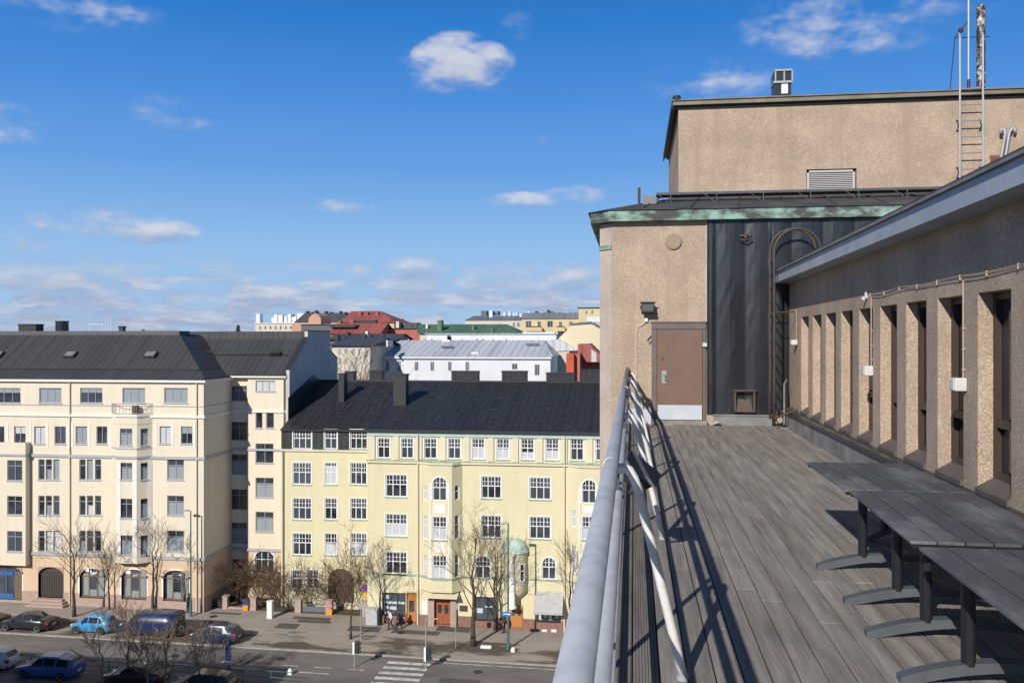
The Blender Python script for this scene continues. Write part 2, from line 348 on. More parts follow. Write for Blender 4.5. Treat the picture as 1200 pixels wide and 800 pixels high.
M['pole_grey'] = mat('pole_grey', (.33, .34, .34), .5, .2)
M['dark_iron'] = mat('dark_iron', (.03, .031, .033), .55)
M['tyre'] = mat('tyre', (.018, .018, .019), .8)
M['rim'] = mat('wheel_rim', (.62, .63, .64), .4, .1)
M['car_glass'] = glass_mat('car_glass', (.01, .012, .015), .12, .25)
M['head'] = mat('headlight', (.7, .72, .74), .2)
M['tail'] = mat('taillight', (.38, .02, .02), .3)
M['conifer'] = mat('conifer_needles', (.03, .042, .025), .9, 0, (.05, .065, .035), 4)

# ------------------------------------------------------------------ mesh builder
OFF = {}
class MB:
    def __init__(s): s.bm = bmesh.new()
    def face(s, pts):
        try: return s.bm.faces.new([s.bm.verts.new(p) for p in pts])
        except ValueError: return None
    def box(s, x0, x1, y0, y1, z0, z1, T=None):
        v = [Vector((x, y, z)) for x in (x0, x1) for y in (y0, y1) for z in (z0, z1)]
        if T: v = [T(p) if callable(T) else T @ p for p in v]
        v = [s.bm.verts.new(p) for p in v]
        for q in ((0, 1, 3, 2), (4, 6, 7, 5), (0, 4, 5, 1), (2, 3, 7, 6), (0, 2, 6, 4), (1, 5, 7, 3)): s.bm.faces.new([v[i] for i in q])
        return s
    def pbox(s, pl, a0, a1, z0, z1, d0, d1):            # box in wall-plane coordinates
        return s.box(a0, a1, d0, d1, z0, z1, lambda p: pl.P(p.x, p.z, p.y))
    def prism(s, pts, h):                               # polygon pts (3D) pushed by vector h
        h = Vector(h); n = len(pts)
        a = [s.bm.verts.new(Vector(p)) for p in pts]; b = [s.bm.verts.new(Vector(p) + h) for p in pts]
        s.bm.faces.new(a[::-1]); s.bm.faces.new(b)
        for i in range(n): s.bm.faces.new([a[i], a[(i + 1) % n], b[(i + 1) % n], b[i]])
        return s
    def tube(s, path, r, n=8, cap=True):
        path = [Vector(p) for p in path]; k = len(path)
        rs = r if isinstance(r, (list, tuple)) else [r] * k
        rings = []; up = None
        for i, p in enumerate(path):
            t = (path[min(i + 1, k - 1)] - path[max(i - 1, 0)])
            if t.length < 1e-9: t = Vector((0, 0, 1))
            t.normalize()
            if up is None: up = t.orthogonal().normalized()
            else:
                up = up - t * up.dot(t)
                up = up.normalized() if up.length > 1e-6 else t.orthogonal().normalized()
            b = t.cross(up)
            rings.append([s.bm.verts.new(p + (up * math.cos(2 * math.pi * j / n) + b * math.sin(2 * math.pi * j / n)) * rs[i]) for j in range(n)])
        for i in range(k - 1):
            for j in range(n): s.bm.faces.new([rings[i][j], rings[i][(j + 1) % n], rings[i + 1][(j + 1) % n], rings[i + 1][j]])
        if cap and n > 2:
            s.bm.faces.new(rings[0][::-1]); s.bm.faces.new(rings[-1])
        return s
    def lathe(s, prof, c, n=16, axis='z', a0=0, a1=2 * math.pi):
        c = Vector(c); full = abs(a1 - a0 - 2 * math.pi) < 1e-6; rings = []
        for (r, h) in prof:
            ring = []
            for j in range(n if full else n + 1):
                a = a0 + (a1 - a0) * j / n
                q = (r * math.cos(a), r * math.sin(a), h)
                if axis == 'y': q = (q[0], q[2], q[1])
                if axis == 'x': q = (q[2], q[0], q[1])
                ring.append(s.bm.verts.new(c + Vector(q)))
            rings.append(ring)
        for i in range(len(rings) - 1):
            k = len(rings[0])
            for j in range(k if full else k - 1):
                s.bm.faces.new([rings[i][j], rings[i][(j + 1) % k], rings[i + 1][(j + 1) % k], rings[i + 1][j]])
        return s
    def build(s, name, m, parent=None, smooth=False, bevel=0., off=None):
        bm = s.bm
        if parent is not None:
            o_ = OFF.get(parent.name, Vector((0, 0, 0)))
        else: o_ = Vector((0, 0, 0))
        if off is not None: o_ = Vector(off)
        bmesh.ops.remove_doubles(bm, verts=bm.verts, dist=1e-5)
        bmesh.ops.recalc_face_normals(bm, faces=bm.faces)
        if o_.length: bmesh.ops.translate(bm, verts=bm.verts, vec=-o_)
        me = bpy.data.meshes.new(name); bm.to_mesh(me); bm.free()
        me.materials.append(m)
        if smooth:
            for p in me.polygons: p.use_smooth = True
        o = bpy.data.objects.new(name, me); col.objects.link(o)
        if parent is not None: o.parent = parent; OFF[o.name] = OFF.get(parent.name, Vector((0, 0, 0)))
        elif off is not None: o.location = off; OFF[o.name] = Vector(off)
        if bevel:
            bv = o.modifiers.new('bevel', 'BEVEL'); bv.width = bevel; bv.segments = 2; bv.limit_method = 'ANGLE'; bv.angle_limit = R(40)
        if smooth and bevel == 0:
            pass
        return o
def tag(o, label, cat, group=None):
    o['label'] = label; o['category'] = cat
    if group: o['group'] = group
    return o
def thing(name, loc, label, cat, group=None, rz=0, local=False):
    o = bpy.data.objects.new(name, None); col.objects.link(o); o.empty_display_size = .3
    o.location = loc; o.rotation_euler = (0, 0, rz)
    OFF[o.name] = Vector((0, 0, 0)) if local else Vector(loc)
    return tag(o, label, cat, group)
def structure(o): o['kind'] = 'structure'; return o
def copy_tree(o, parent=None):
    c = o.copy(); col.objects.link(c)
    if parent is not None: c.parent = parent
    OFF[c.name] = OFF.get(o.name, Vector((0, 0, 0)))
    for ch in list(o.children): copy_tree(ch, c)
    return c

# wall with real openings, in wall-plane coordinates
def wall(mb, pl, a0, a1, z0, z1, holes, depth=.16, d0=0.):
    hs = [h for h in holes if h[1] > a0 and h[0] < a1 and h[3] > z0 and h[2] < z1]
    xs = sorted(set([a0, a1] + [min(max(h[i], a0), a1) for h in hs for i in (0, 1)]))
    zs = sorted(set([z0, z1] + [min(max(h[i], z0), z1) for h in hs for i in (2, 3)]))
    for i in range(len(xs) - 1):
        for j in range(len(zs) - 1):
            ax, bx, az, bz = xs[i], xs[i + 1], zs[j], zs[j + 1]
            if bx - ax < 1e-5 or bz - az < 1e-5: continue
            cx, cz = (ax + bx) / 2, (az + bz) / 2
            if any(h[0] < cx < h[1] and h[2] < cz < h[3] for h in hs): continue
            mb.face([pl.P(ax, az, d0), pl.P(bx, az, d0), pl.P(bx, bz, d0), pl.P(ax, bz, d0)])
    for h in hs:
        a, b, c, d = h[:4]
        dp = d0 + depth
        mb.face([pl.P(a, c, d0), pl.P(b, c, d0), pl.P(b, c, dp), pl.P(a, c, dp)])
        mb.face([pl.P(a, d, d0), pl.P(b, d, d0), pl.P(b, d, dp), pl.P(a, d, dp)])
        mb.face([pl.P(a, c, d0), pl.P(a, d, d0), pl.P(a, d, dp), pl.P(a, c, dp)])
        mb.face([pl.P(b, c, d0), pl.P(b, d, d0), pl.P(b, d, dp), pl.P(b, c, dp)])
        if len(h) > 4 and h[4]:                 # arched head: fill the two spandrels
            rise = h[4]; n = 8; cx = (a + b) / 2; hw = (b - a) / 2
            for sgn in (-1, 1):
                arc = [(cx + sgn * hw * math.cos(q * math.pi / 2 / n), d - rise + rise * math.sin(q * math.pi / 2 / n)) for q in range(n + 1)]
                for q in range(n):
                    mb.face([pl.P(arc[q][0], arc[q][1], d0), pl.P(arc[q + 1][0], arc[q + 1][1], d0), pl.P(arc[q + 1][0], d, d0), pl.P(arc[q][0], d, d0)])
                    mb.face([pl.P(arc[q][0], arc[q][1], d0), pl.P(arc[q + 1][0], arc[q + 1][1], d0), pl.P(arc[q + 1][0], arc[q + 1][1], dp), pl.P(arc[q][0], arc[q][1], dp)])
def window(pl, rect, parent, fm, cols=2, trans=None, grid=None, fw=.075, bar=.05, depth=.1, blind=0., surround=None, sill=None, gm=None, arch=0, name='window', bm_=None):
    """frame with bars, pane as sub-part; trans = height fraction of a transom, grid = (nx, ny) small panes above it"""
    a, b, c, d = rect[:4]; mb = MB()
    mb.pbox(pl, a, a + fw, c, d, depth, depth + .06); mb.pbox(pl, b - fw, b, c, d, depth, depth + .06)
    mb.pbox(pl, a + fw, b - fw, c, c + fw, depth, depth + .06); mb.pbox(pl, a + fw, b - fw, d - fw, d, depth, depth + .06)
    zt = d - fw
    if trans:
        zt = c + (d - c) * trans
        mb.pbox(pl, a + fw, b - fw, zt - bar / 2, zt + bar / 2, depth + .003, depth + .058)
    for i in range(1, cols):
        x = a + (b - a) * i / cols
        mb.pbox(pl, x - bar / 2, x + bar / 2, c + fw, (d - fw if not grid or grid[0] % cols == 0 else zt - bar / 2), depth + .006, depth + .055)
    if grid:
        for i in range(1, grid[0]):
            if grid[0] % cols == 0 and (i * cols) % grid[0] == 0: continue
            x = a + (b - a) * i / grid[0]; mb.pbox(pl, x - .018, x + .018, zt + bar / 2, d - fw, depth + .01, depth + .05)
        for j in range(1, grid[1]):
            z = zt + (d - fw - zt) * j / grid[1]; mb.pbox(pl, a + fw, b - fw, z - .018, z + .018, depth + .012, depth + .048)
    fr = mb.build(name, fm, parent)
    p = MB(); p.face([pl.P(a, c, depth + .065), pl.P(b, c, depth + .065), pl.P(b, d, depth + .065), pl.P(a, d, depth + .065)])
    p.build('pane', gm or M['glass'], fr)
    if blind:
        q = MB()
        if blind > 0: q.pbox(pl, a + fw, b - fw, c + fw, c + fw + (d - c - 2 * fw) * blind, depth + .046, depth + .062)
        else: q.pbox(pl, a + fw, b - fw, d - fw + (d - c - 2 * fw) * blind, d - fw, depth + .046, depth + .062)
        q.build('blind', bm_ or M['blind'], fr)
    if sill:
        q = MB(); q.pbox(pl, a - .06, b + .06, c - .09, c - .005, -.07, .10); q.build('sill', sill, fr)
    if surround:
        q = MB(); w = .09
        if arch:
            n = 12; cx = (a + b) / 2; hw = (b - a) / 2
            def arcp(k, ex): t = math.pi * k / n; return (cx - (hw + ex) * math.cos(t), d - arch + (arch + ex) * math.sin(t))
            for k in range(n):
                A, B, C_, D = arcp(k, 0), arcp(k + 1, 0), arcp(k + 1, .13), arcp(k, .13)
                q.prism([pl.P(A[0], A[1], -.03), pl.P(B[0], B[1], -.03), pl.P(C_[0], C_[1], -.03), pl.P(D[0], D[1], -.03)], pl.n * .028)
            q.pbox(pl, a - .13, a, c, d - arch, -.03, -.002); q.pbox(pl, b, b + .13, c, d - arch, -.03, -.002)
        else:
            q.pbox(pl, a - w, a, c - .0, d + w, -.03, -.002); q.pbox(pl, b, b + w, c, d + w, -.03, -.002); q.pbox(pl, a, b, d, d + w, -.03, -.002)
        q.build('surround', surround, fr)
    return fr

# =================================================================== GROUND, ROAD, PAVEMENT
def sheet(name, x0, x1, y0, y1, lift, m, thick=0.):
    mb = MB(); n = 12
    P = lambda x, y, l: Vector((x, y, gz(x) + l))
    if thick: 
        mb.prism([P(x0, y0, lift), P(x1, y0, lift), P(x1, y1, lift), P(x0, y1, lift)], (0, 0, -thick))
    else: mb.face([P(x0, y0, lift), P(x1, y0, lift), P(x1, y1, lift), P(x0, y1, lift)])
    return structure(mb.build(name, m))
g_ = MB(); g_.face([(-4000, -600, -1.1), (4000, -600, -1.1), (4000, 5000, -1.1), (-4000, 5000, -1.1)]); structure(g_.build('ground', M['ground']))
KERB_Y = 68.3
sheet('road', -120, 60, 34, KERB_Y - .12, 0, M['asphalt'])
sheet('kerb', -120, 60, KERB_Y - .12, KERB_Y + .12, .11, M['kerb'], .5)
sheet('verge', -120, 60, KERB_Y + .12, 72.6, .10, M['verge'], .5)
sheet('pavement', -120, 60, 72.6, 77.4, .114, M['pavement'], .5)
sheet('garden_ground', -39.5, -22.5, 77.4, 82, .13, M['soil'], .5)
mk = MB()
def stripe(x0, x1, y0, y1):
    mk.face([(x0, y0, gz(x0) + .004), (x1, y0, gz(x1) + .004), (x1, y1, gz(x1) + .004), (x0, y1, gz(x0) + .004)])
for k in range(9):                                     # zebra crossing, bars along the street
    y = 67.3 - k * 1.05
    stripe(-19.0 - .02 * k, -15.6 - .02 * k, y - .5, y)
for k in range(-10, 12): stripe(-16 + k * 5.4 - 36, -16 + k * 5.4 - 33.6, 63.95, 64.08) if not -21 < -16 + k * 5.4 - 35 < -14 else None
for k in range(6): stripe(-32 + k * 2.6, -30.7 + k * 2.6, 65.1, 65.22)
stripe(-15.2, 20, 67.55, 67.67)
structure(mk.build('road_marking', M['marking']))

# =================================================================== ROOF TERRACE
EY = 21.3
# -- deck boards
dk = MB(); rnd = random.Random(3)
PW = .164
x = -.17 + 2 * PW; i = 0
while x < 3.42:
    y = -2.5 - rnd.random() * 3
    while y < EY - .02:
        L_ = rnd.choice((3.0, 3.6, 4.2, 4.8)); y1 = min(y + L_, EY - .02)
        dz = rnd.uniform(-.002, .002); w = min(PW - .010, 3.42 - x)
        if w > .03: dk.box(x, x + w, max(y, -2.5), y1 - .004, DK - .03 + dz, DK + dz)
        y = y1
    x += PW; i += 1
structure(dk.build('terrace_deck', M['deck'], bevel=.003))
gb = MB()
for b in range(2):
    x0 = -.17 + b * PW
    ys = [5.22, 8.6, 12.4, 15.7, 19.0, EY - .02]
    for q in range(len(ys) - 1):
        gb.box(x0, x0 + PW - .01, ys[q], ys[q + 1] - .006, DK - .03, DK - .006)
        for r in range(8): gb.box(x0 + .004 + r * .0188, x0 + .004 + r * .0188 + .012, ys[q], ys[q + 1] - .006, DK - .007, DK - .0005)
gb.box(-.17, .155, 4.6, 5.14, DK - .06, DK - .035)
gb.box(-.17, .155, -2.5, 4.55, DK - .03, DK - .001)
structure(gb.build('terrace_edge_boards', M['deck_grooved']))

body = thing('terrace_building', (-.3, -8, -1), 'pebble-dashed building body under the wooden roof terrace', 'building')
mb = MB(); mb.box(-.3, 12, -8, EY - .01, -1.2, 22.9); mb.build('wall', M['pebble'], body)
mb = MB(); mb.box(-.34, -.20, -8, EY - .02, 22.905, 22.985); mb.build('edge_flashing', M['grey_sheet'], body)

# -- end block with the door
eb = thing('end_block', (-.525, EY, -1), 'pebble-dashed block closing the terrace, with brown door and black sheet-metal cladding', 'building')
mb = MB(); mb.prism([(-.525, EY, -1.2), (8, EY, -1.2), (8, 33, -1.2), (-.82, 33, -1.2), (-.82, 21.9, -1.2), (-.525, 21.9, -1.2)], (0, 0, 29.0)); mb.build('wall', M['pebble'], eb)
mb = MB(); mb.prism([(-.527, EY + .001, -1.2), (-.82, 21.6, -1.2), (-.82, 21.9, -1.2), (-.527, 21.9, -1.2)], (0, 0, 28.98)); mb.build('corner_pier', M['pebble_sunlit'], eb)
mb = MB(); mb.prism([(-.545, EY - .03, 27.16), (-.84, 21.57, 27.16), (-.84, 21.75, 27.16), (-.545, 21.75, 27.16)], (0, 0, .1)); mb.build('corner_band', M['copper'], eb)
mb = MB(); mb.prism([(-.6, EY - .2, 27.80), (8, EY - .2, 27.80), (8, 33.2, 27.80), (-1.04, 33.2, 27.80), (-1.04, EY + .24, 27.80)], (0, 0, .27)); mb.build('copper_fascia', M['copper'], eb)
mb = MB()
lo = [Vector(p) for p in ((-.64, EY - .24, 28.075), (8, EY - .24, 28.075), (8, 33.3, 28.075), (-1.1, 33.3, 28.075), (-1.1, EY + .24, 28.075))]
hi = [Vector(p) for p in ((1.25, 23.95, 28.80), (7.9, 23.95, 28.80), (7.9, 33.0, 28.80), (1.2, 33.0, 28.80), (1.2, 24.0, 28.80))]
for k in range(5): mb.face([lo[k], lo[(k + 1) % 5], hi[(k + 1) % 5], hi[k]])
mb.face(hi); mb.prism([p - Vector((0, 0, .002)) for p in lo], (0, 0, -.02))
for k in range(7): mb.tube([(.2 + k * 1.1, EY - .2, 28.10), (.75 + k * 1.0, 23.9, 28.80)], .018, 5)
rf = mb.build('roof', M['bitumen'], eb)
# door
dr = MB(); A = onY(770, 386, EY); B = onY(823, 492, EY); dx0, dx1, dz0, dz1 = A.x, B.x, B.z, A.z
dr.box(dx0, dx1, EY - .045, EY + .02, dz0, dz1); door = dr.build('door', M['brown_door'], eb, bevel=.004)
q = MB(); q.box(dx0 + .015, dx1 - .015, EY - .052, EY - .046, dz0 + .01, onY(770, 474, EY).z); q.build('kick_plate', M['steel_plate'], door)
q = MB(); hp = onY(778, 441, EY); q.box(hp.x - .05, hp.x + .06, EY - .065, EY - .046, hp.z - .16, hp.z + .14); q.tube([(hp.x - .01, EY - .06, hp.z + .05), (hp.x - .01, EY - .11, hp.z + .05), (hp.x + .02, EY - .115, hp.z + .05), (hp.x + .02, EY - .115, hp.z - .09)], .014, 6)
q.build('handle', M['steel'], door)
q = MB(); hp2 = onY(776.5, 420, EY); q.lathe([(.0, -.062), (.028, -.062), (.028, -.04)], (hp2.x, EY, hp2.z), 10, 'y'); q.build('lock', M['brown_steel'], door)
q = MB()
q.box(dx0 - .13, dx0 - .008, EY - .06, EY + .0, DK + .02, dz1); q.box(dx1 + .008, dx1 + .075, EY - .06, EY, DK + .02, dz1)
q.box(dx0 - .13, dx1 + .075, EY - .068, EY, dz1 + .008, dz1 + .16); q.box(dx0 - .15, dx1 + .09, EY - .09, EY, dz1 + .163, dz1 + .185)
q.build('door_frame', M['door_frame'], eb, bevel=.004)
q = MB(); q.box(dx0 - .1, dx1 + .1, EY - .16, EY, DK + .004, dz0 - .006); q.build('threshold', M['plaster_grey'], eb)
q = MB(); q.box(-.28, dx0 - .14, EY - .03, EY, DK + .005, DK + .36); q.build('skirting_sheet', M['steel_plate'], eb)
# black sheet-metal cladding: panels with standing seams and slight dents
cl = MB(); edges = [1.705, onY(838, 400, EY).x, onY(872, 400, EY).x, onY(907, 400, EY).x, 3.05, 3.6, 4.3, 5.0, 5.7, 8.0]
rr = random.Random(11)
for k in range(len(edges) - 1):
    a, b = edges[k], edges[k + 1]; nx, nz = 6, 14
    g = [[None] * (nz + 1) for _ in range(nx + 1)]
    for ii in range(nx + 1):
        for jj in range(nz + 1):
            bulge = 0 if ii in (0, nx) else (.034 * math.sin(math.pi * ii / nx) + rr.uniform(-.004, .004))
            g[ii][jj] = cl.bm.verts.new((a + (b - a) * ii / nx, EY - .035 - bulge, 23.27 + (27.79 - 23.27) * jj / nz))
    for ii in range(nx):
        for jj in range(nz): cl.bm.faces.new([g[ii][jj], g[ii + 1][jj], g[ii + 1][jj + 1], g[ii][jj + 1]])
    cl.box(a - .012, a + .012, EY - .075, EY - .03, 23.27, 27.79)
cl.build('metal_cladding', M['black_metal'], eb, smooth=False)
q = MB(); q.box(1.69, 1.70, EY - .04, EY, dz1 + .2, 27.78); q.build('joint_strip', M['offwhite'], eb)
q = MB(); a = onY(836, 497, EY).x; b = onY(906, 497, EY).x; q.box(a, b, EY - .14, EY - .03, DK + .004, 23.22); q.box(a - .02, b + .03, EY - .16, EY - .03, 23.225, 23.262); q.build('base_kerb', M['grey_sheet'], eb)

# scupper (open brown box low on the cladding)
p = onY(859, 458, EY); p2 = onY(884, 482, EY)
sc = MB(); w, h = p2.x - p.x, p.z - p2.z
sc.box(p.x, p.x + .05, EY - .2, EY - .05, p2.z, p.z); sc.box(p2.x - .05, p2.x, EY - .2, EY - .05, p2.z, p.z)
sc.box(p.x - .02, p2.x + .02, EY - .22, EY - .05, p.z, p.z + .04)
sc.prism([(p.x + .05, EY - .19, p2.z), (p2.x - .05, EY - .19, p2.z), (p2.x - .09, EY - .06, p2.z + h * .62), (p.x + .09, EY - .06, p2.z + h * .62)], (0, .012, -.005))
tag(sc.build('roof_scupper', M['brown_steel'], None, off=(p.x, EY - .1, p2.z)), 'brown open metal scupper box low on the black cladding', 'scupper')
# round vent cover
p = onY(789, 283, EY)
v = MB(); v.lathe([(0, -.05), (.17, -.05), (.195, -.035), (.195, 0)], (p.x, EY, p.z), 24, 'y')
tag(v.build('vent_cover', M['vent_tan'], None, off=(p.x, EY, p.z)), 'round tan vent cover high on the pebble-dashed wall above the door', 'vent')
# bracket lamp high on the cladding
p = onY(873, 279, EY)
v = MB(); v.box(p.x - .13, p.x + .13, EY - .1, EY - .05, p.z + .03, p.z + .08); v.box(p.x - .03, p.x + .03, EY - .18, EY - .05, p.z - .02, p.z + .12); v.tube([(p.x - .14, EY - .16, p.z - .04), (p.x, EY - .22, p.z - .07), (p.x + .14, EY - .16, p.z - .04)], .02, 6)
tag(v.build('wall_bracket', M['brown_steel'], None, off=(p.x, EY - .05, p.z)), 'small rusty bracket at the top of the black metal cladding', 'bracket')
# floodlight beside the door
p = onY(759, 362, EY)
fl = thing('floodlight', (p.x, EY, p.z), 'black floodlight on the pebble-dashed wall left of the brown door', 'floodlight')
T = Matrix.Translation((p.x, EY - .2, p.z)) @ Matrix.Rotation(R(-28), 4, 'X')
q = MB(); q.box(-.15, .15, -.05, .06, -.12, .12, T); q.box(-.18, .18, -.09, -.05, .11, .14, T); q.build('housing', M['floodlight'], fl, bevel=.01)
q = MB(); q.box(-.125, .125, -.056, -.051, -.09, .09, T); q.build('lamp_glass', M['lamp_glass'], fl)
q = MB(); q.tube([(p.x - .16, EY - .2, p.z), (p.x - .16, EY - .02, p.z + .05)], .014, 5); q.tube([(p.x + .16, EY - .2, p.z), (p.x + .16, EY - .02, p.z + .05)], .014, 5); q.box(p.x - .18, p.x + .18, EY - .02, EY, p.z + .03, p.z + .08); q.build('bracket', M['dark_iron'], fl)
q = MB(); q.box(p.x - .07, p.x + .0, EY - .07, EY, p.z - .3, p.z - .22); q.build('junction_box', M['offwhite'], fl)
q = MB(); c0 = p.x - .05; pts = [(c0, EY - .03, p.z - .3), (c0 - .05, EY - .03, p.z - .36), (c0 - .18, EY - .02, p.z - .43), (c0 - .22, EY - .02, p.z - .6), (c0 - .22, EY - .02, DK + .35)]
q.tube(pts, .012, 6)
q.build('conduit', M['gutter'], fl)
q = MB(); q.tube([(p.x + .1, EY - .03, p.z - .3), (p.x + .1, EY - .03, p.z - .62), (p.x + .04, EY - .03, p.z - .68), (p.x - .01, EY - .03, p.z - .74), (p.x + .04, EY - .03, p.z - .82), (p.x + .1, EY - .03, p.z - .74), (p.x + .1, EY - .03, p.z - .68), (p.x + .13, EY - .03, p.z - 1.2)], .01, 5); q.build('cable', M['dark_iron'], fl)
# small lamp unit on the door frame
p = onY(825.5, 404, EY)
v = MB(); v.box(p.x - .05, p.x + .05, EY - .12, EY - .061, p.z - .04, p.z + .05)
tag(v.build('door_sensor', mat('pale_green_plastic', (.45, .62, .55), .4), None, off=(p.x, EY - .06, p.z)), 'small pale green unit on the right side of the door frame', 'sensor')
p = onY(838, 491, EY)
v = MB(); v.tube([(p.x - .1, EY - .24, DK + .03), (p.x + .1, EY - .27, DK + .10)], .018, 8); v.box(p.x - .1, p.x + .04, EY - .26, EY - .2, DK + .07, DK + .12)
tag(v.build('door_stop', mat('worn_white_metal', (.5, .43, .36), .6, 0, (.25, .13, .07), 9), None, off=(p.x, EY - .24, DK)), 'worn white and rusty door stop on the deck by the door', 'door stop')
p = onY(780, 499, EY - .3)
v = MB(); v.box(-.2, .2, -.02, .02, 0, .018, Matrix.Translation((p.x - .02, EY - .32, DK + .001)) @ Matrix.Rotation(R(12), 4, 'Z'))
tag(v.build('wood_scrap', mat('raw_wood', (.36, .26, .17), .8), None, off=(p.x, EY - .32, DK)), 'loose strip of raw wood lying on the deck before the door', 'wood scrap')

# -- roof catwalk
cw = thing('roof_catwalk', (1.2, 22.6, 28.8), 'galvanised grating catwalk along the black roof below the upper block', 'catwalk')
q = MB(); cx0, cx1 = .55, 7.9
for k in range(9): q.box(cx0, cx1, 22.42 + k * .05, 22.432 + k * .05, 28.62, 28.65)
k = cx0
while k < cx1: q.box(k, k + .008, 22.42, 22.835, 28.623, 28.647); k += .075
q.box(cx0, cx1, 22.40, 22.415, 28.60, 28.66); q.box(cx0, cx1, 22.84, 22.855, 28.60, 28.66); q.build('grating', M['dark_steel'], cw)
for k in range(7):
    q = MB(); X = .9 + k * 1.12
    q.tube([(X, 22.42, 28.61), (X, 22.3, 28.32)], .013, 5); q.tube([(X, 22.8, 28.61), (X + .05, 22.5, 28.4)], .013, 5); q.tube([(X - .3, 22.42, 28.61), (X, 22.3, 28.34)], .010, 5)
    q.box(X - .05, X + .05, 22.2, 22.36, 28.28, 28.36); q.build('support', M['dark_steel'], cw)
p = onY(749, 240, 22.0)
v = thing('roof_anchor', (p.x, 22.0, 28.36), 'dark post and wedge plate on the left edge of the black roof', 'roof anchor')
q = MB(); q.box(p.x - .035, p.x + .035, 21.97, 22.03, 28.25, onY(749, 220, 22).z); q.build('post', M['dark_iron'], v)
q = MB(); q.prism([(p.x + .08, 21.96, onY(752, 240, 22).z), (p.x + .42, 21.96, onY(768, 239, 22).z), (p.x + .42, 21.96, onY(768, 231, 22).z), (p.x + .1, 21.96, onY(752, 229, 22).z)], (0, .3, .02)); q.build('plate', M['grey_sheet'], v)

# -- upper block
UY = 24.0
ub = thing('upper_block', (1.17, UY, 28.5), 'tall pebble-dashed rooftop plant block above the terrace end', 'building')
lv0 = onY(946, 200, UY); lv1 = onY(1002, 224, UY)
mb = MB(); pl = Plane((0, UY), (1, 0)); wall(mb, pl, 1.17, 14, 28.3, 31.14, [(lv0.x - .02, lv1.x + .04, lv1.z - .03, lv0.z + .03)], .12)
mb.box(1.17, 14, UY + .121, 30.6, 28.3, 31.14); mb.prism([(1.17, UY, 28.3), (1.17, UY + .2, 28.3), (1.17, UY + .2, 31.14), (1.17, UY, 31.14)], (-.002, 0, 0))
mb.build('wall', M['pebble'], ub)
q = MB(); q.box(1.02, 14.1, UY - .16, 30.8, 31.2, 31.31); q.box(.99, 14.1, UY - .2, 30.84, 31.31, 31.34); q.build('cornice', M['cornice'], ub)
q = MB(); q.box(1.1, 14.05, UY - .06, 30.7, 31.13, 31.2); q.build('cornice_shade_strip', M['dark_trim'], ub)  # dark strip painting in the shade below the cornice
q = MB(); q.box(.985, 1.019, UY - .15, 30.79, 31.1, 31.309); q.build('side_trim', M['dark_trim'], ub)
q = MB(); q.box(lv0.x, lv1.x, UY + .02, UY + .10, lv1.z, lv1.z + .05); q.box(lv0.x, lv0.x + .05, UY + .02, UY + .10, lv1.z, lv0.z); q.box(lv1.x - .05, lv1.x, UY + .02, UY + .10, lv1.z, lv0.z); q.box(lv0.x, lv1.x, UY + .02, UY + .10, lv0.z - .05, lv0.z)
z = lv1.z + .07
while z < lv0.z - .06:
    q.prism([(lv0.x + .05, UY + .03, z), (lv0.x + .05, UY + .09, z + .04), (lv0.x + .05, UY + .09, z + .048), (lv0.x + .05, UY + .03, z + .008)], (lv1.x - lv0.x - .1, 0, 0)); z += .048
q.build('louver', M['louver'], ub)
q = MB(); p = onY(1160, 182, UY); q.box(p.x, p.x + .62, UY - .02, UY + .01, p.z - .36, p.z)
for k in range(6): q.box(p.x + .02, p.x + .6, UY - .035, UY - .021, p.z - .34 + k * .055, p.z - .31 + k * .055)
q.build('brick_vent', M['brick'], ub)
q = MB(); q.lathe([(0, .12), (.1, .12), (.12, .02), (.12, 0)], (1.12, UY - .1, 31.33), 10); q.build('corner_cap', M['dark_trim'], ub)
# chimney on it
p0 = onY(907, 110, 26); p1 = onY(927, 80, 26)
ch = thing('roof_chimney', (p0.x, 26, 31.33), 'dark sheet-clad chimney with pale hatch on the upper block roof', 'chimney')
q = MB(); q.box(p0.x, p1.x, 26, 26.5, 31.33, p1.z - .08); q.build('stack', M['black_metal'], ch)
q = MB(); q.box(p0.x + .02, p1.x + .03, 25.96, 26.54, p1.z - .08, p1.z - .03)
for a in (0, .24, .46): q.box(p0.x + .02 + a, p0.x + .06 + a, 25.97, 26.01, p1.z - .36, p1.z - .08)
q.box(p0.x - .02, p1.x + .03, 25.95, 26.54, p1.z - .42, p1.z - .36); q.build('cap', M['steel'], ch)
q = MB(); q.box(p0.x + .2, p0.x + .38, 25.97, 25.998, p1.z - .72, p1.z - .45); q.build('hatch', M['offwhite'], ch)
# wall ladder
la = onY(1125, 200, UY - .25); lb = onY(1152, 200, UY - .25); top = onY(1138, 38, UY - .25).z
ld = thing('wall_ladder', (la.x, UY - .25, 28.7), 'galvanised ladder rising past the cornice of the upper block', 'ladder')
for X in (la.x, lb.x):
    q = MB(); q.tube([(X, UY - .25, 28.75), (X, UY - .25, top - .1), (X, UY - .2, top)], .027, 8); q.build('stile', M['steel'], ld)
z = 28.9
while z < 31.6: q = MB(); q.tube([(la.x, UY - .25, z), (lb.x, UY - .25, z)], .016, 6); q.build('rung', M['steel'], ld); z += .405
for X in (la.x, lb.x):
    for z in (29.3, 30.5):
        q = MB(); q.tube([(X, UY - .25, z), (X, UY, z + .1)], .014, 5); q.tube([(X, UY - .25, z), (X, UY, z - .2)], .014, 5); q.build('bracket', M['dark_iron'], ld)
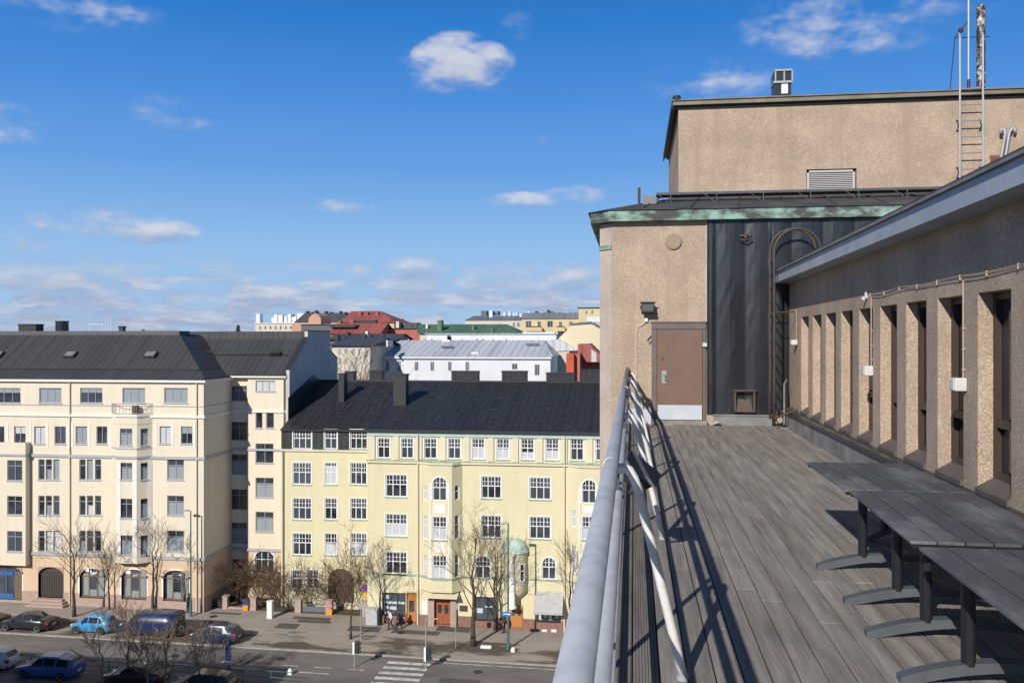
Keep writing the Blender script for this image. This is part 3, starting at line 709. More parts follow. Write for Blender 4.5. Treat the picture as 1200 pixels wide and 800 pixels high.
# antenna mast and flue
p = onY(1135, 95, 25.0)
am = thing('antenna_mast', (p.x, 25, 31.33), 'thin white antenna mast beside the speckled flue on the upper block', 'antenna')
q = MB(); q.tube([(p.x, 25, 31.33), (p.x, 25, 31.9)], .045, 8); q.build('foot', M['dark_iron'], am)
q = MB(); q.tube([(p.x, 25, 31.9), (p.x, 25, 34.0)], .03, 8); q.tube([(p.x, 25, 34.0), (p.x - .03, 25, 37.5)], [.03, .055], 8); q.build('mast', M['steel'], am)
q = MB(); e = onY(1119, 44, 25); f = onY(1134, 25, 25); q.tube([(e.x, 25, e.z), (f.x, 25, f.z)], .02, 6); q.box(onY(1126, 36, 25).x - .05, onY(1126, 36, 25).x + .05, 24.95, 25.05, onY(1126, 36, 25).z - .05, onY(1126, 36, 25).z + .05)
e1 = onY(1112, 96, 25); q.tube([(e1.x, 25, 31.33), (e.x, 25, e.z)], .012, 5); q.tube([(e.x, 25, e.z - .02), (onY(1160, 43, 25).x, 25, onY(1160, 43, 25).z)], .012, 5); q.build('stay', M['dark_iron'], am)
p = onY(1149.5, 95, 25.4)
fx = thing('flue_pipe', (p.x, 25.4, 31.33), 'speckled foil-wrapped flue pipe on a brick foot on the upper block', 'flue')
foil, nt, bs = new_mat('flue_foil')
n = nt.nodes.new('ShaderNodeTexNoise'); n.inputs['Scale'].default_value = 7; n.inputs['Detail'].default_value = 5; n.inputs['Roughness'].default_value = .7
tcn = nt.nodes.new('ShaderNodeTexCoord'); nt.links.new(tcn.outputs['Object'], n.inputs['Vector'])
cr = nt.nodes.new('ShaderNodeValToRGB'); cr.color_ramp.elements[0].position = .51; cr.color_ramp.elements[0].color = (.04, .03, .024, 1); cr.color_ramp.elements[1].position = .60; cr.color_ramp.elements[1].color = (.52, .46, .41, 1)
nt.links.new(n.outputs[0], cr.inputs[0]); nt.links.new(cr.outputs[0], bs.inputs['Base Color']); bs.inputs['Roughness'].default_value = .5
q = MB(); zt = onY(1149, 6, 25.4).z; q.lathe([(.11, 31.6), (.11, zt - .06), (.08, zt), (0, zt)], (p.x, 25.4, 0), 14); q.build('pipe', foil, fx, smooth=True)
q = MB(); q.box(p.x - .15, p.x + .15, 25.25, 25.55, 31.33, 31.72); q.build('foot', M['brick'], fx)
# gooseneck pipes
p = onY(1172, 195, UY - .15); a = onY(1181, 153, UY - .15)
gp = MB(); gp.tube([(p.x, UY - .15, 28.9), (p.x + .02, UY - .15, p.z + .2), (a.x - .06, UY - .15, a.z - .1), (a.x - .08, UY - .15, a.z + .04), (a.x - .16, UY - .15, a.z + .02), (a.x - .15, UY - .15, a.z - .08)], .04, 8)
gp.tube([(p.x + .12, UY - .12, 28.9), (p.x + .13, UY - .12, p.z + .2), (a.x + .05, UY - .12, a.z - .05), (a.x + .12, UY - .12, a.z + .07), (a.x + .2, UY - .12, a.z + .02), (a.x + .17, UY - .12, a.z - .06)], .04, 8)
tag(gp.build('gooseneck_pipe', M['steel'], None, smooth=True, off=(p.x, UY - .15, 28.9)), 'pair of grey cable gooseneck pipes curving out beside the wall ladder', 'pipe')

# -- side wing with pilasters and windows
WX = 3.57
wg = thing('side_wing', (WX, EY, DK), 'long pebble-dashed side wing with pilasters, deep windows and grey-blue eave', 'building')
pl = Plane((WX, 0), (0, -1)); mb = MB(); holes = []
for k in range(-8, 9):
    Yc = 9.88 + 1.24 * k; holes.append((-Yc, -Yc + .83, 23.45, 25.49))
wall(mb, pl, -(EY - .02), 3.0, 22.95, 26.297, holes, .24); mb.build('wall', M['pebble'], wg)
for h in holes:
    window(pl, (h[0], h[1], 23.56, 25.485), wg, M['brown_frame'], cols=1, trans=.30, fw=.07, bar=.09, depth=.15, gm=M['glass_wing'])
    q = MB(); f0 = -.035
    q.prism([pl.P(h[0] + .005, 23.40, f0), pl.P(h[0] + .005, 23.455, f0), pl.P(h[0] + .005, 23.565, .16), pl.P(h[0] + .005, 23.45, .16)], pl.e * .82); q.build('window_sill', M['sill_dark'], wg)
q = MB(); q.box(3.20, 12, -3, EY - .03, 26.30, 26.525); q.build('fascia', M['grey_blue'], wg)
q = MB(); q.box(3.155, 12, -3, EY - .03, 26.528, 26.562); q.build('eave_flashing', M['grey_sheet'], wg)
q = MB(); q.box(3.19, 12, -3, EY - .025, 26.565, 26.60); q.build('roof', M['bitumen'], wg)
q = MB(); q.box(3.425, WX - .003, -3, EY - .16, DK - .05, 23.33); q.build('upstand', M['plaster_grey'], wg)
q = MB(); q.box(3.385, WX - .002, -3, EY - .14, 23.333, 23.40); q.build('upstand_flashing', M['black_metal'], wg)
# cable run and boxes
ca = MB(); zc = 25.70
pts = [(WX - .015, y, zc + .012 * math.sin(y * 3.1) - .01 * (math.sin(y * 1.3) ** 2)) for y in [14.1 - .25 * i for i in range(68)]]
ca.tube(pts, .006, 5); ca.tube([(a, b, c - .035 - .01 * math.sin(b * 2)) for a, b, c in pts], .005, 5)
for i in range(0, 66, 3): ca.box(WX - .026, WX - .002, pts[i][1] - .007, pts[i][1] + .007, pts[i][2] - .045, pts[i][2] + .014)
tag(ca.build('wall_cable', M['cable'], None, off=(WX, 14.1, zc)), 'pair of pale cables clipped along the wing wall above the windows', 'cable')
def yX(x, X):                            # distance along the wing wall at a photo column
    d = ray(x, HOR); return d.y * X / d.x
def wbox(x, y0, y1, wY, label, with_cond=None):
    Y = yX(x, WX); d = ray(x, HOR); s = WX / d.x
    zt = CZ + (HOR - y0) * s; zb = CZ + (HOR - y1) * s
    e = thing('electric_box', (WX, Y, zb), label, 'electric box', 'white electric boxes on the wing wall')
    q = MB(); q.box(WX - .13, WX - .004, Y - wY / 2, Y + wY / 2, zb, zt); q.build('housing', M['box_white'], e, bevel=.012)
    q = MB(); q.box(WX - .145, WX - .131, Y - wY / 2 + .01, Y + wY / 2 - .01, zb + .01, zt - .012); q.build('cover', M['box_white'], e, bevel=.006)
    q = MB(); q.tube([(WX - .07, Y + wY / 2, (zt + zb) / 2), (WX - .07, Y + wY / 2 + .035, (zt + zb) / 2)], .03, 8); q.build('socket', M['dark_iron'], e)
    if with_cond:
        zc_ = CZ + (HOR - with_cond) * s
        q = MB(); q.tube([(WX - .02, Y, zt), (WX - .02, Y, zc_)], .009, 6)
        for zz in (zt + .08, (zt + zc_) / 2, zt + .3): q.box(WX - .032, WX - .002, Y - .016, Y + .016, zz, zz + .018)
        q.build('conduit', M['cable'], e)
wbox(1131, 442.5, 458, .15, 'larger white electric box on a pilaster of the wing, nearest the tables', 329)
wbox(1022.5, 428.5, 440, .14, 'white electric box on a middle pilaster of the wing', 348)
wbox(934.5, 398, 404, .08, 'smallest white electric box on the far end pilaster of the wing', 362)
Y = yX(1016.5, WX); s = WX / ray(1016.5, HOR).x; z = CZ + (HOR - 346) * s
v = thing('wall_sensor', (WX, Y, z), 'white motion sensor under the dark eave shadow of the wing', 'sensor')
q = MB(); q.box(WX - .04, WX - .003, Y - .035, Y + .035, z - .05, z + .05); q.build('base', M['box_white'], v, bevel=.01)
q = MB(); q.lathe([(.03, 0), (.03, .035), (.015, .05), (0, .055)], (WX - .055, Y + .01, z - .07), 10); q.build('head', M['box_white'], v)
# hooped roof ladder at the end of the wing
hl = thing('hooped_ladder', (3.08, 20.6, DK), 'brown hooped roof ladder against the black cladding at the wing end', 'ladder')
for Yl in (20.28, 20.86):
    q = MB(); r_ = .5; zc2 = onY(930, 268, Yl).z - r_
    pts = [(3.08, Yl, 23.2)] + [(3.08, Yl, 23.2 + (zc2 - 23.2) * k / 4) for k in range(1, 4)] + [(3.58 - r_ * math.cos(math.pi * k / 12), Yl, zc2 + r_ * math.sin(math.pi * k / 12)) for k in range(13)] + [(4.08, Yl, 26.63)]
    q.tube(pts, .028, 8); q.build('stile', M['brown_steel'], hl, smooth=True)
z = 23.45
while z < 27.0: q = MB(); q.tube([(3.08, 20.28, z), (3.08, 20.86, z)], .014, 6); q.build('rung', M['brown_steel'], hl); z += .3
for Yl in (20.28, 20.86):
    q = MB(); q.tube([(3.08, Yl, 23.26), (WX - .02, Yl - .15, 23.47)], .03, 6); q.build('bracket', M['brown_steel'], hl); q = MB(); q.tube([(3.08, Yl, 25.6), (3.5, Yl, 25.62)], .014, 5); q.build('bracket', M['brown_steel'], hl)
v = MB(); p = onY(919, 440, 20.7); v.tube([(p.x, 20.7, DK), (p.x, 20.7, 24.0), (p.x + .05, 20.65, 24.1)], .022, 6); v.box(p.x - .12, p.x + .12, 20.6, 20.8, DK + .001, DK + .03)
tag(v.build('drain_vent', M['grey_sheet'], None, off=(p.x, 20.7, DK)), 'thin grey standpipe at the foot of the hooped ladder', 'pipe')

# -- railing along the open edge
RX = -.135
rl = thing('railing', (RX, EY, DK), 'grey tube railing with white bent struts along the open terrace edge', 'railing')
q = MB(); q.tube([(-.118, -1.2, DK + 1.31), (-.128, 8.6, DK + 1.31), (-.155, EY - .01, DK + 1.31)], .041, 20)
q.build('top_rail', M['rail_grey'], rl, smooth=True)
for (yy) in (4.93, 12.6):
    q = MB(); q.tube([(-.127, yy, DK + 1.31), (-.127, yy + .012, DK + 1.31)], .0425, 20); q.build('rail_joint', M['offwhite'], rl)
for (xx, zz, rr_) in ((-.088, 1.08, .030), (-.12, .76, .024), (-.12, .42, .024), (-.12, .10, .024)):
    q = MB(); q.tube([(xx, -1.2, DK + zz), (xx - .03, EY - .01, DK + zz)], rr_, 12); q.build('rail', M['rail_grey'], rl, smooth=True)
for k in range(6):
    y = 1.6 + 3.72 * k
    q = MB(); zt = DK + 1.24
    pts = [Vector((-.10, y, zt - .015)), Vector((-.065, y, zt)), Vector((-.03, y, zt - .012)), Vector((.0, y, zt - .06)), Vector((.03, y, zt - .15))]
    for t in range(1, 9): pts.append(Vector((.03 + .257 * t / 8, y, zt - .15 + (DK + .02 - zt + .15) * t / 8)))
    q.tube(pts, .029, 10); st = q.build('strut', M['white_paint'], rl, smooth=True)
    q = MB(); q.tube([(.285, y, DK), (.285, y, DK + .03)], .036, 10); q.build('foot_plate', M['rail_grey'], st)
    q = MB(); q.tube([(-.09, y - .022, DK + 1.08), (-.09, y + .022, DK + 1.08)], .034, 12); q.box(-.125, -.085, y - .015, y + .015, DK + 1.09, DK + 1.265); q.build('clamp', M['dark_steel'], rl)
    q = MB(); q.box(-.155, -.125, y + .08, y + .13, DK - .3, DK + 1.29); q.build('post', M['rail_grey'], rl)
# floodlight hung on the railing
fl = thing('railing_floodlight', (.05, 8.15, DK + .8), 'black box floodlight hung on the railing strut', 'floodlight')
T = Matrix.Translation((.075, 7.9, DK + .86)) @ Matrix.Rotation(R(38), 4, 'Y') @ Matrix.Rotation(R(14), 4, 'X')
q = MB(); q.box(-.17, .17, -.14, .16, -.02, .02, T); q.build('top_plate', mat('floodlight_lid', (.12, .125, .135), .6), fl, bevel=.006)
q = MB(); q.prism([T @ Vector(v_) for v_ in ((-.15, -.12, -.022), (.15, -.12, -.022), (.15, .14, -.022), (-.15, .14, -.022))], T.to_3x3() @ Vector((-.05, 0, -.13))); q.build('housing', M['floodlight'], fl, bevel=.01)
q = MB(); q.tube([T @ Vector((-.18, 0, -.06)), T @ Vector((-.2, 0, -.2)), (-.1, 8.0, DK + .85)], .016, 6); q.build('bracket', M['dark_iron'], fl); q = MB(); q.tube([T @ Vector((.1, -.13, -.1)), T @ Vector((.02, -.16, -.2))], .02, 6); q.build('bracket', M['dark_iron'], fl)

# -- tables
def make_table(cx, cy, L_, frames, label, rz=0., h=.72):
    t = thing('terrace_table', (cx, cy, DK + .0015), label, 'table', 'grey slatted tables on the terrace', rz, local=True)
    n = 6; w = 1.0; sw = w / n
    q = MB(); rr2 = random.Random(int(cy * 100))
    for k in range(n): q.box(-w / 2 + k * sw + .005, -w / 2 + (k + 1) * sw - .005, -L_ / 2, L_ / 2, h - .022, h + rr2.uniform(-.0015, .0015))
    q.build('tabletop', M['table'], t, bevel=.003)
    for y0 in (-L_ / 2 + .012, L_ / 2 - .05): q = MB(); q.box(-w / 2 + .02, w / 2 - .02, y0, y0 + .038, h - .05, h - .0225); q.build('apron', M['table_metal'], t)
    for f in frames:
        fy, fx, hw = f if isinstance(f, tuple) else (f, 0, .70)
        q = MB(); q.box(fx - hw * .57, fx + hw * .57, fy - .04, fy + .04, h - .062, h - .0225); q.build('crossbar', M['table_metal'], t)
    for f in frames:
        f, fx, hw = f if isinstance(f, tuple) else (f, 0, .70)
        for sx in (fx - hw * .45, fx + hw * .45):
            q = MB()
            pr = [(sx + .038 * math.cos(a) , f + .055 * math.sin(a)) for a in [2 * math.pi * j / 14 for j in range(14)]]
            q.prism([(a, b, .12) for a, b in pr], (0, 0, h - .181)); q.build('leg', M['table_metal'], t)
        q = MB(); N_ = 20                     # arched foot across the table
        up, lo_ = [], []
        for j in range(N_ + 1):
            s = -1 + 2 * j / N_; X = fx + hw * s
            zt = .15 - .115 * abs(s) ** 2.4; zb = .095 - .095 * min(1, abs(s) / .88) ** 1.9
            up.append((X, max(zt, .03))); lo_.append((X, max(zb, 0)))
        for j in range(N_):
            wA = .045
            q.prism([(up[j][0], f - wA, up[j][1]), (up[j + 1][0], f - wA, up[j + 1][1]), (lo_[j + 1][0], f - wA, lo_[j + 1][1]), (lo_[j][0], f - wA, lo_[j][1])], (0, 2 * wA, 0))
        bmesh.ops.remove_doubles(q.bm, verts=q.bm.verts, dist=1e-4)
        q.build('foot', M['foot_grey'], t)
    return t
make_table(2.285, 8.78, 1.72, (-.72, (.45, .33, .34)), 'grey slatted table farthest from the camera, against the wing wall', R(0), .72)
make_table(2.275, 6.905, 1.95, (.10, -.65), 'middle grey slatted table, between the other two', R(-2.0))
mt = make_table(2.23, 4.80, 1.95, (.66, -.55), 'nearest grey slatted table, cut by the right edge of the photo', R(-.6))

# =================================================================== LEFT APARTMENT BUILDING (cream)
FY = 76.0
ap = thing('apartment_building', (-50, FY, 0), 'cream corner apartment building with grey seam roof, arched shopfronts and bay windows', 'building')
P0 = Plane((0, FY), (1, 0))
rb = random.Random(5)
def zat(x, y, Y=FY): return onY(x, y, Y).z
XL, XC = -84.0, -38.7
holes, wins = [], []
def add(x0, x1, y0, y1, pl=P0, **k):
    r = pl.rect(x0, x1, y0, y1); wins.append((pl, r, k)); return r
def hole(r, arch=0): holes.append(tuple(r) + (arch,))
G = dict(fm=M['win_grey'])
for x0, x1 in ((-58, -32), (-6, 24), (46, 72), (94, 120), (143.5, 170), (192.5, 220)):
    hole(add(x0, x1, 454.5, 472, cols=3, blind=rb.choice((0, -.3, .96)), sill=M['ledge']))
for x0, x1 in ((-33, -20), (-8, 5), (16.5, 30), (40, 53), (64, 77), (88.5, 102), (113, 125.5), (187, 200), (212, 225.5)):
    hole(add(x0, x1, 499.5, 520, cols=2, blind=rb.choice((0, .96, .96, -.4, .9)), sill=M['ledge']))
for y0, y1 in ((538, 562), (580.6, 603.5), (621.5, 646)):
    for x0 in (45, 53.6, 62.5, 93, 101.8, 111.2):
        hole(add(x0, x0 + 7.2, y0, y1, cols=1, trans=.7, blind=rb.choice((0, 0, 0, .5, .96)), sill=M['ledge']))
    hole(add(196, 215.5, y0, y1, cols=2, trans=.7, blind=rb.choice((.66, .4)), sill=M['ledge']))
arch_rects = []
for x0, x1, y0, y1 in ((45, 74.5, 664, 700), (93.5, 122.5, 666, 700.5), (191.5, 221.5, 668, 704), (142.5, 172, 667, 702)):
    r = P0.rect(x0, x1, y0, y1); hole(r, .75); arch_rects.append(r)
rs = P0.rect(-14, 26, 662, 702); hole(rs, .75)
mb = MB(); zl = zat(130, 649)
up_h = [h for h in holes if h[3] > zl + .2]; lo_h = [h for h in holes if h[3] <= zl + .2]
ztop = 21.28; zpl = 1.55
wall(mb, P0, XL, XC, zl, ztop, up_h, .17)
mb.box(XL, XC - .004, FY + .30, 94, -1, ztop - .01)
mb.build('wall', M['cream'], ap)
mb = MB(); wall(mb, P0, XL, XC, zpl, zl, lo_h, .29); mb.build('ground_floor_wall', M['cream_low'], ap)
mb = MB(); wall(mb, Plane((0, FY - .04), (1, 0)), XL, XC + .04, -1.2, zpl, lo_h, .33)
FK = Plane((XC, FY), (0, 1))
mb.pbox(FK, -.03, 5.6, -1.2, zpl, -.04, -.002); mb.build('plinth', M['granite'], ap)
mb = MB(); wall(mb, FK, 0, 5.6, zl, ztop, [], .1); mb.build('flank_wall', M['cream'], ap)
mb = MB(); wall(mb, FK, 0, 5.6, zpl, zl, [], .1); mb.build('flank_ground_wall', M['cream_low'], ap)
def ledge(y, x_ref, h, out, m, a1=XC, name='ledge', a0=XL, flank=True):
    z = zat(x_ref, y); q = MB(); q.pbox(P0, a0, a1 + (out if flank else 0), z - h, z, -out, -.002)
    if flank: q.pbox(FK, 0, 5.6, z - h, z, -out, -.002)
    q.build(name, m, ap)
ledge(485.5, 120, .22, .16, M['white_stucco']); ledge(474.5, 120, .07, .06, M['ledge']); ledge(533, 120, .26, .14, M['ledge']); ledge(649.5, 130, .26, .13, M['ledge'])
q = MB(); q.box(XL, XC + .3, FY - .32, FY + .2, ztop - .16, ztop + .1); q.box(XC - .1, XC + .3, FY + .2, 81.4, ztop - .16, ztop + .1); q.build('eave', M['white_stucco'], ap)
for pl_, r, k in wins:
    window(pl_, r, ap, M['win_grey'], cols=k.get('cols', 2), trans=k.get('trans'), blind=k.get('blind', 0), sill=k.get('sill'), fw=.06, bar=.06, depth=.09, bm_=rb.choice((M['blind_sky_tone'], M['blind_sky_tone'], M['blind'])))
# pale bands round the paired windows of the second row
for x0, x1 in ((34.5, 82), (83.5, 131), (181.5, 229), (-38, 10)):
    a0, a1, z0, z1 = P0.rect(x0, x1, 497, 522); q = MB()
    for c in (a0, (a0 + a1) / 2 - .35, a1 - .22): q = MB(); q.pbox(P0, c, c + .22, z0 - .2, z1 + .15, -.035, -.003); q.build('pilaster', M['white_stucco'], ap)
# shopfronts in the arches
def shopfront(r, m, glass=True, bars=3, tr=.72, curtained=False):
    a, b, c, d = r[:4]; e = MB()
    for k in range(bars + 1):
        x = a + (b - a) * k / bars; e.pbox(P0, max(x - .06, a), min(x + .06, b), c, d, .18, .25)
    e.pbox(P0, a, b, c, c + .15, .17, .26); e.pbox(P0, a, b, c + (d - c) * tr - .05, c + (d - c) * tr + .05, .185, .245)
    o = e.build('shopfront', m, ap)
    e = MB(); e.face([P0.P(a, c, .23), P0.P(b, c, .23), P0.P(b, d, .23), P0.P(a, d, .23)]); e.build('pane', M['glass'], o)
    if curtained:  # cloth curtains in the shop window
        e = MB(); e.pbox(P0, a + .25, a + (b - a) * .34, c + .2, d - .5, .205, .226); e.pbox(P0, a + (b - a) * .70, b - .2, c + .2, d - .3, .205, .226); e.pbox(P0, a + (b - a) * .36, a + (b - a) * .66, c + .15, c + .75, .205, .226); e.build('curtain', mat('shop_curtain', (.30, .33, .31), .9, 0, (.2, .22, .21), 2, stretch=(5, 5, .3)), o)
    q = MB(); w = .16
    q.pbox(P0, a - w, a, c, d - .5, -.03, -.002); q.pbox(P0, b, b + w, c, d - .5, -.03, -.002)
    n = 10; cx = (a + b) / 2; hw = (b - a) / 2
    def ap_(k, ex): t = math.pi * k / n; return (cx - (hw + ex) * math.cos(t), d - .75 + (.75 + ex) * math.sin(t))
    for k in range(n):
        A, B, C_, D = ap_(k, 0), ap_(k + 1, 0), ap_(k + 1, w), ap_(k, w); q.prism([P0.P(p[0], p[1], -.03) for p in (A, B, C_, D)], P0.n * .028)
    q.build('surround', M['white_stucco'], o)
shopfront(arch_rects[1], M['win_brown'], curtained=True); shopfront(arch_rects[2], M['win_brown'], curtained=True); shopfront(arch_rects[3], M['win_brown'], curtained=True)
shopfront(rs, M['shop_blue'], bars=4)
a, b, c, d = rs; q = MB(); q.pbox(P0, b - .85, b - .12, c - .3, d - .6, .12, .18); q.build('shop_door', M['win_brown'], ap)
q = MB(); q.pbox(P0, a, b - 1.0, c, c + .55, .14, .178); q.pbox(P0, a, b - 1.0, d - .95, d - .6, .14, .178); q.build('shop_panel', M['shop_blue'], ap)
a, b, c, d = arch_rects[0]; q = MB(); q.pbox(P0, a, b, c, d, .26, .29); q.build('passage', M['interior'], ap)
q = MB()
for k in range(15): x = a + .05 + (b - a - .1) * k / 14; q.pbox(P0, x - .013, x + .013, c, d - .5, .20, .225)
q.pbox(P0, a, b, d - .75, d - .70, .195, .23); q.build('passage_gate', M['sill_dark'], ap)
q = MB()
for k in range(3): q.pbox(P0, a - .1 - .25 * (2 - k), b + .1 + .25 * (2 - k), -.6, c - .02 - .2 * (2 - k), -.12 - .3 * (3 - k), -.05)
q.build('passage_step', M['granite'], ap)
# right bay (polygonal) with roof balcony
bx0, bx1 = onY(131.5, 600, FY).x, onY(178.5, 600, FY).x
f0, f1 = onY(136.5, 600, 75.1).x, onY(160.5, 600, 75.1).x
bz0, bz1 = zat(150, 660, 75.1), zat(150, 487, 75.1)
BF = Plane((0, 75.1), (1, 0)); BS = Plane((f1, 75.1), (bx1 - f1, FY - 75.1)); BL = Plane((bx0, FY), (f0 - bx0, 75.1 - FY))
ls = math.hypot(bx1 - f1, .9); ll = math.hypot(f0 - bx0, .9)
bh, bw = [], []
for y0, y1 in ((502, 522), (542, 562), (584, 607), (627, 650)):
    r = BF.rect(140.5, 155, y0, y1); bh.append((BF, r)); r2 = BS.rect(164.8, 174, y0, y1); bh.append((BS, r2))
q = MB(); wall(q, BF, f0, f1, bz0, bz1, [h[1] for h in bh if h[0] is BF], .15); wall(q, BS, 0, ls, bz0, bz1, [h[1] for h in bh if h[0] is BS], .15); wall(q, BL, 0, ll, bz0, bz1, [], .15)
q.face([(bx0, FY, bz1), (f0, 75.1, bz1), (f1, 75.1, bz1), (bx1, FY, bz1)]); q.face([(bx0, FY, bz0), (f0, 75.1, bz0), (f1, 75.1, bz0), (bx1, FY, bz0)])
bay = q.build('bay', M['cream'], ap)
for a_, pl_ in ((f0, BF), (f1 - .42, BF)): q = MB(); q.pbox(pl_, a_, a_ + .42, zat(150, 652, 75.1), zat(150, 541, 75.1), -.03, -.003); q.build('pilaster', M['white_stucco'], ap)
q = MB(); q.pbox(BS, ls - .4, ls - .03, zat(150, 652, 75.1), zat(150, 541, 75.1), -.03, -.003); q.build('pilaster', M['white_stucco'], ap)
for pl_, r in bh: window(pl_, r, ap, M['win_grey'], cols=2 if pl_ is BF else 1, trans=.72, fw=.06, bar=.06, depth=.08, blind=rb.choice((0, .68, .68)), sill=M['ledge'], bm_=M['blind_sky_tone'])
def band(z, h, out, m, nm='ledge'):
    q = MB(); o = out
    q.prism([(bx0, FY - .003, z), (f0 - o * .5, 75.1 - o, z), (f1 + o * .5, 75.1 - o, z), (bx1 + o * .4, FY - .003, z)], (0, 0, h)); q.build(nm, m, ap)
band(zat(150, 536, 75.1) - .1, .22, .1, M['ledge']); band(zat(150, 525, 75.1) - .1, .12, .05, M['ledge']); band(bz1 - .1, .22, .16, M['white_stucco'])
q = MB(); zz = zat(150, 497, 75.1); q.prism([(bx0 - .0, FY - .004, zz), (f0 - .03, 75.06, zz), (f1 + .03, 75.06, zz), (bx1 + .03, FY - .004, zz)], (0, 0, bz1 - zz - .12)); q.build('bay_parapet', M['cream'], ap)
q = MB()
for a_, b_ in (((bx0, FY - .1), (f0, 75.05)), ((f0, 75.05), (f1, 75.05)), ((f1, 75.05), (bx1, FY - .1))):
    A = Vector((*a_, bz1 + .12)); B = Vector((*b_, bz1 + .12))
    q.tube([A + Vector((0, 0, .95)), B + Vector((0, 0, .95))], .03, 6); q.tube([A + Vector((0, 0, .1)), B + Vector((0, 0, .1))], .02, 5)
    for k in range(7): p = A.lerp(B, k / 6); q.tube([p, p + Vector((0, 0, .95))], .016, 5)
q.build('balcony_railing', M['pole_grey'], ap)
q = MB(); q.box(f1 - .6, f1 - .15, 75.25, 75.7, bz1 + .1, bz1 + .9); q.build('balcony_chair', mat('rattan', (.12, .075, .05), .8), ap)
# left bay (square) with parapet balcony
lb1 = onY(30, 600, 75.35).x; LB = Plane((0, 75.35), (1, 0)); zb1 = zat(15, 534, 75.35)
hs = [LB.rect(8.5, 26, y0, y1) for y0, y1 in ((539, 563), (581, 603), (622, 646))]
q = MB(); wall(q, LB, lb1 - 7.5, lb1, zl - 1.2, zb1, hs, .15); LS = Plane((lb1, 75.35), (0, 1)); wall(q, LS, 0, .65, zl - 1.2, zb1, [], .1)
q.face([(lb1 - 7.5, 75.35, zl - 1.2), (lb1, 75.35, zl - 1.2), (lb1, FY, zl - 1.2), (lb1 - 7.5, FY, zl - 1.2)]); q.build('bay', M['cream'], ap)
for r in hs: window(LB, r, ap, M['win_grey'], cols=2, trans=.72, fw=.06, bar=.06, depth=.08, sill=M['ledge'])
q = MB(); q.box(lb1 - 7.6, lb1 + .1, 75.22, FY - .003, zb1, zb1 + .2); q.build('ledge', M['ledge'], ap)
q = MB(); q.box(lb1 - 7.5, lb1 + .02, 75.3, 75.42, zb1 + .2, zb1 + 1.25); q.box(lb1 - .1, lb1 + .02, 75.42, FY - .003, zb1 + .2, zb1 + 1.25); q.build('balcony_parapet', M['cream'], ap)
# downpipes
for x in (82.5, 231):
    X = onY(x, 600, FY).x; q = MB(); q.tube([(X, FY - .12, ztop - .1), (X, FY - .12, .1 + gz(X))], .06, 8); q.build('downpipe', M['gutter'], ap)
# roof
q = MB(); e0, e1 = FY - .42, 81.9; zr = 25.55; XR = -44.2; XE = XC + .4
zb = ztop + .1; zk = zb + .75; yk = e0 + 1.55         # slight kick at the foot
q.face([(XL, e0, zb), (XE, e0, zb), (XE - 1.3, yk, zk), (XL, yk, zk)]); q.face([(XL, yk, zk), (XE - 1.3, yk, zk), (XR, e1, zr), (XL, e1, zr)])
q.face([(XE, e0, zb), (XE, 90, zb), (XE - 1.3, 90, zk), (XE - 1.3, yk, zk)]); q.face([(XE - 1.3, yk, zk), (XE - 1.3, 90, zk), (XR, 90, zr), (XR, e1, zr)])
q.face([(XL, e1, zr), (XR, e1, zr), (XR, 90, zr), (XL, 90, zr)]); roof = q.build('roof', M['roof_grey'], ap)
q = MB(); q.box(XL, XR, e1 - .1, e1 + 2.0, zr - .3, zr + .32); q.build('ridge_parapet', mat('ridge_sheet', (.115, .11, .11), .6, 0, (.09, .088, .088), 2), ap)
q = MB(); q.tube([(XL, yk + .05, zk + .16), (XE - 1.5, yk + .05, zk + .16)], .035, 5); q.tube([(XL, yk + .02, zk + .06), (XE - 1.5, yk + .02, zk + .06)], .03, 5)
k = XL
while k < XE - 1.6: q.box(k, k + .06, yk, yk + .1, zk - .02, zk + .2); k += 1.2
q.build('snow_guard', M['dark_iron'], ap)
for x in (80, 174.5, -6):
    p = onY(x, 417, 78.6); q = MB(); T = Matrix.Translation((p.x, 78.9, p.z + .12)) @ Matrix.Rotation(R(34), 4, 'X')
    q.box(-.55, .55, -.45, .45, -.3, .12, T); h = q.build('roof_hatch', M['roof_grey'], ap)
    q = MB(); q.box(-.45, .45, -.35, .35, .125, .14, T); q.build('pane', M['grey_sheet'], h)
def rooftop(name, x0, x1, y0, Y, m, label, cat, zb, dep=1.0, parts=None, rnd_=False):
    a = onY(x0, y0, Y); b = onY(x1, y0, Y); o = thing(name, ((a.x + b.x) / 2, Y, zb), label, cat); q = MB(); cx = (a.x + b.x) / 2; r_ = (b.x - a.x) / 2
    if rnd_: q.lathe([(r_ * .92, zb), (r_ * .92, a.z - .08), (r_, a.z - .08), (r_, a.z), (0, a.z)], (cx, Y + r_, 0), 14)
    else: q.box(a.x, b.x, Y, Y + dep, zb, a.z - .12)
    q.build('stack', m, o)
    q = MB()
    if rnd_: q.lathe([(0, a.z + .02), (r_ * 1.05, a.z + .005), (r_ * 1.05, a.z - .03)], (cx, Y + r_, 0), 14)
    else: q.box(a.x - .06, b.x + .06, Y - .06, Y + dep + .06, a.z - .12, a.z)
    q.build('cap', M['dark_iron'], o); return o
rooftop('roof_vent', 21.5, 42, 379.5, 82.6, M['dark_iron'], 'flat dark ventilation box on the far left roof ridge', 'roof vent', zr, 1.2)
rooftop('roof_vent', 60.5, 75, 376, 82.8, M['black_metal'], 'taller round dark vent drum on the left roof ridge', 'roof vent', zr, rnd_=True)
rooftop('roof_vent', 139, 144, 382, 82.8, M['dark_iron'], 'small dark roof vent right of the aerials on the left building', 'roof vent', zr, .5)
ae = thing('roof_aerial', (onY(123, 388, 83).x, 83, zr), 'cluster of thin white aerials on the left roof ridge', 'aerial'); q = MB()
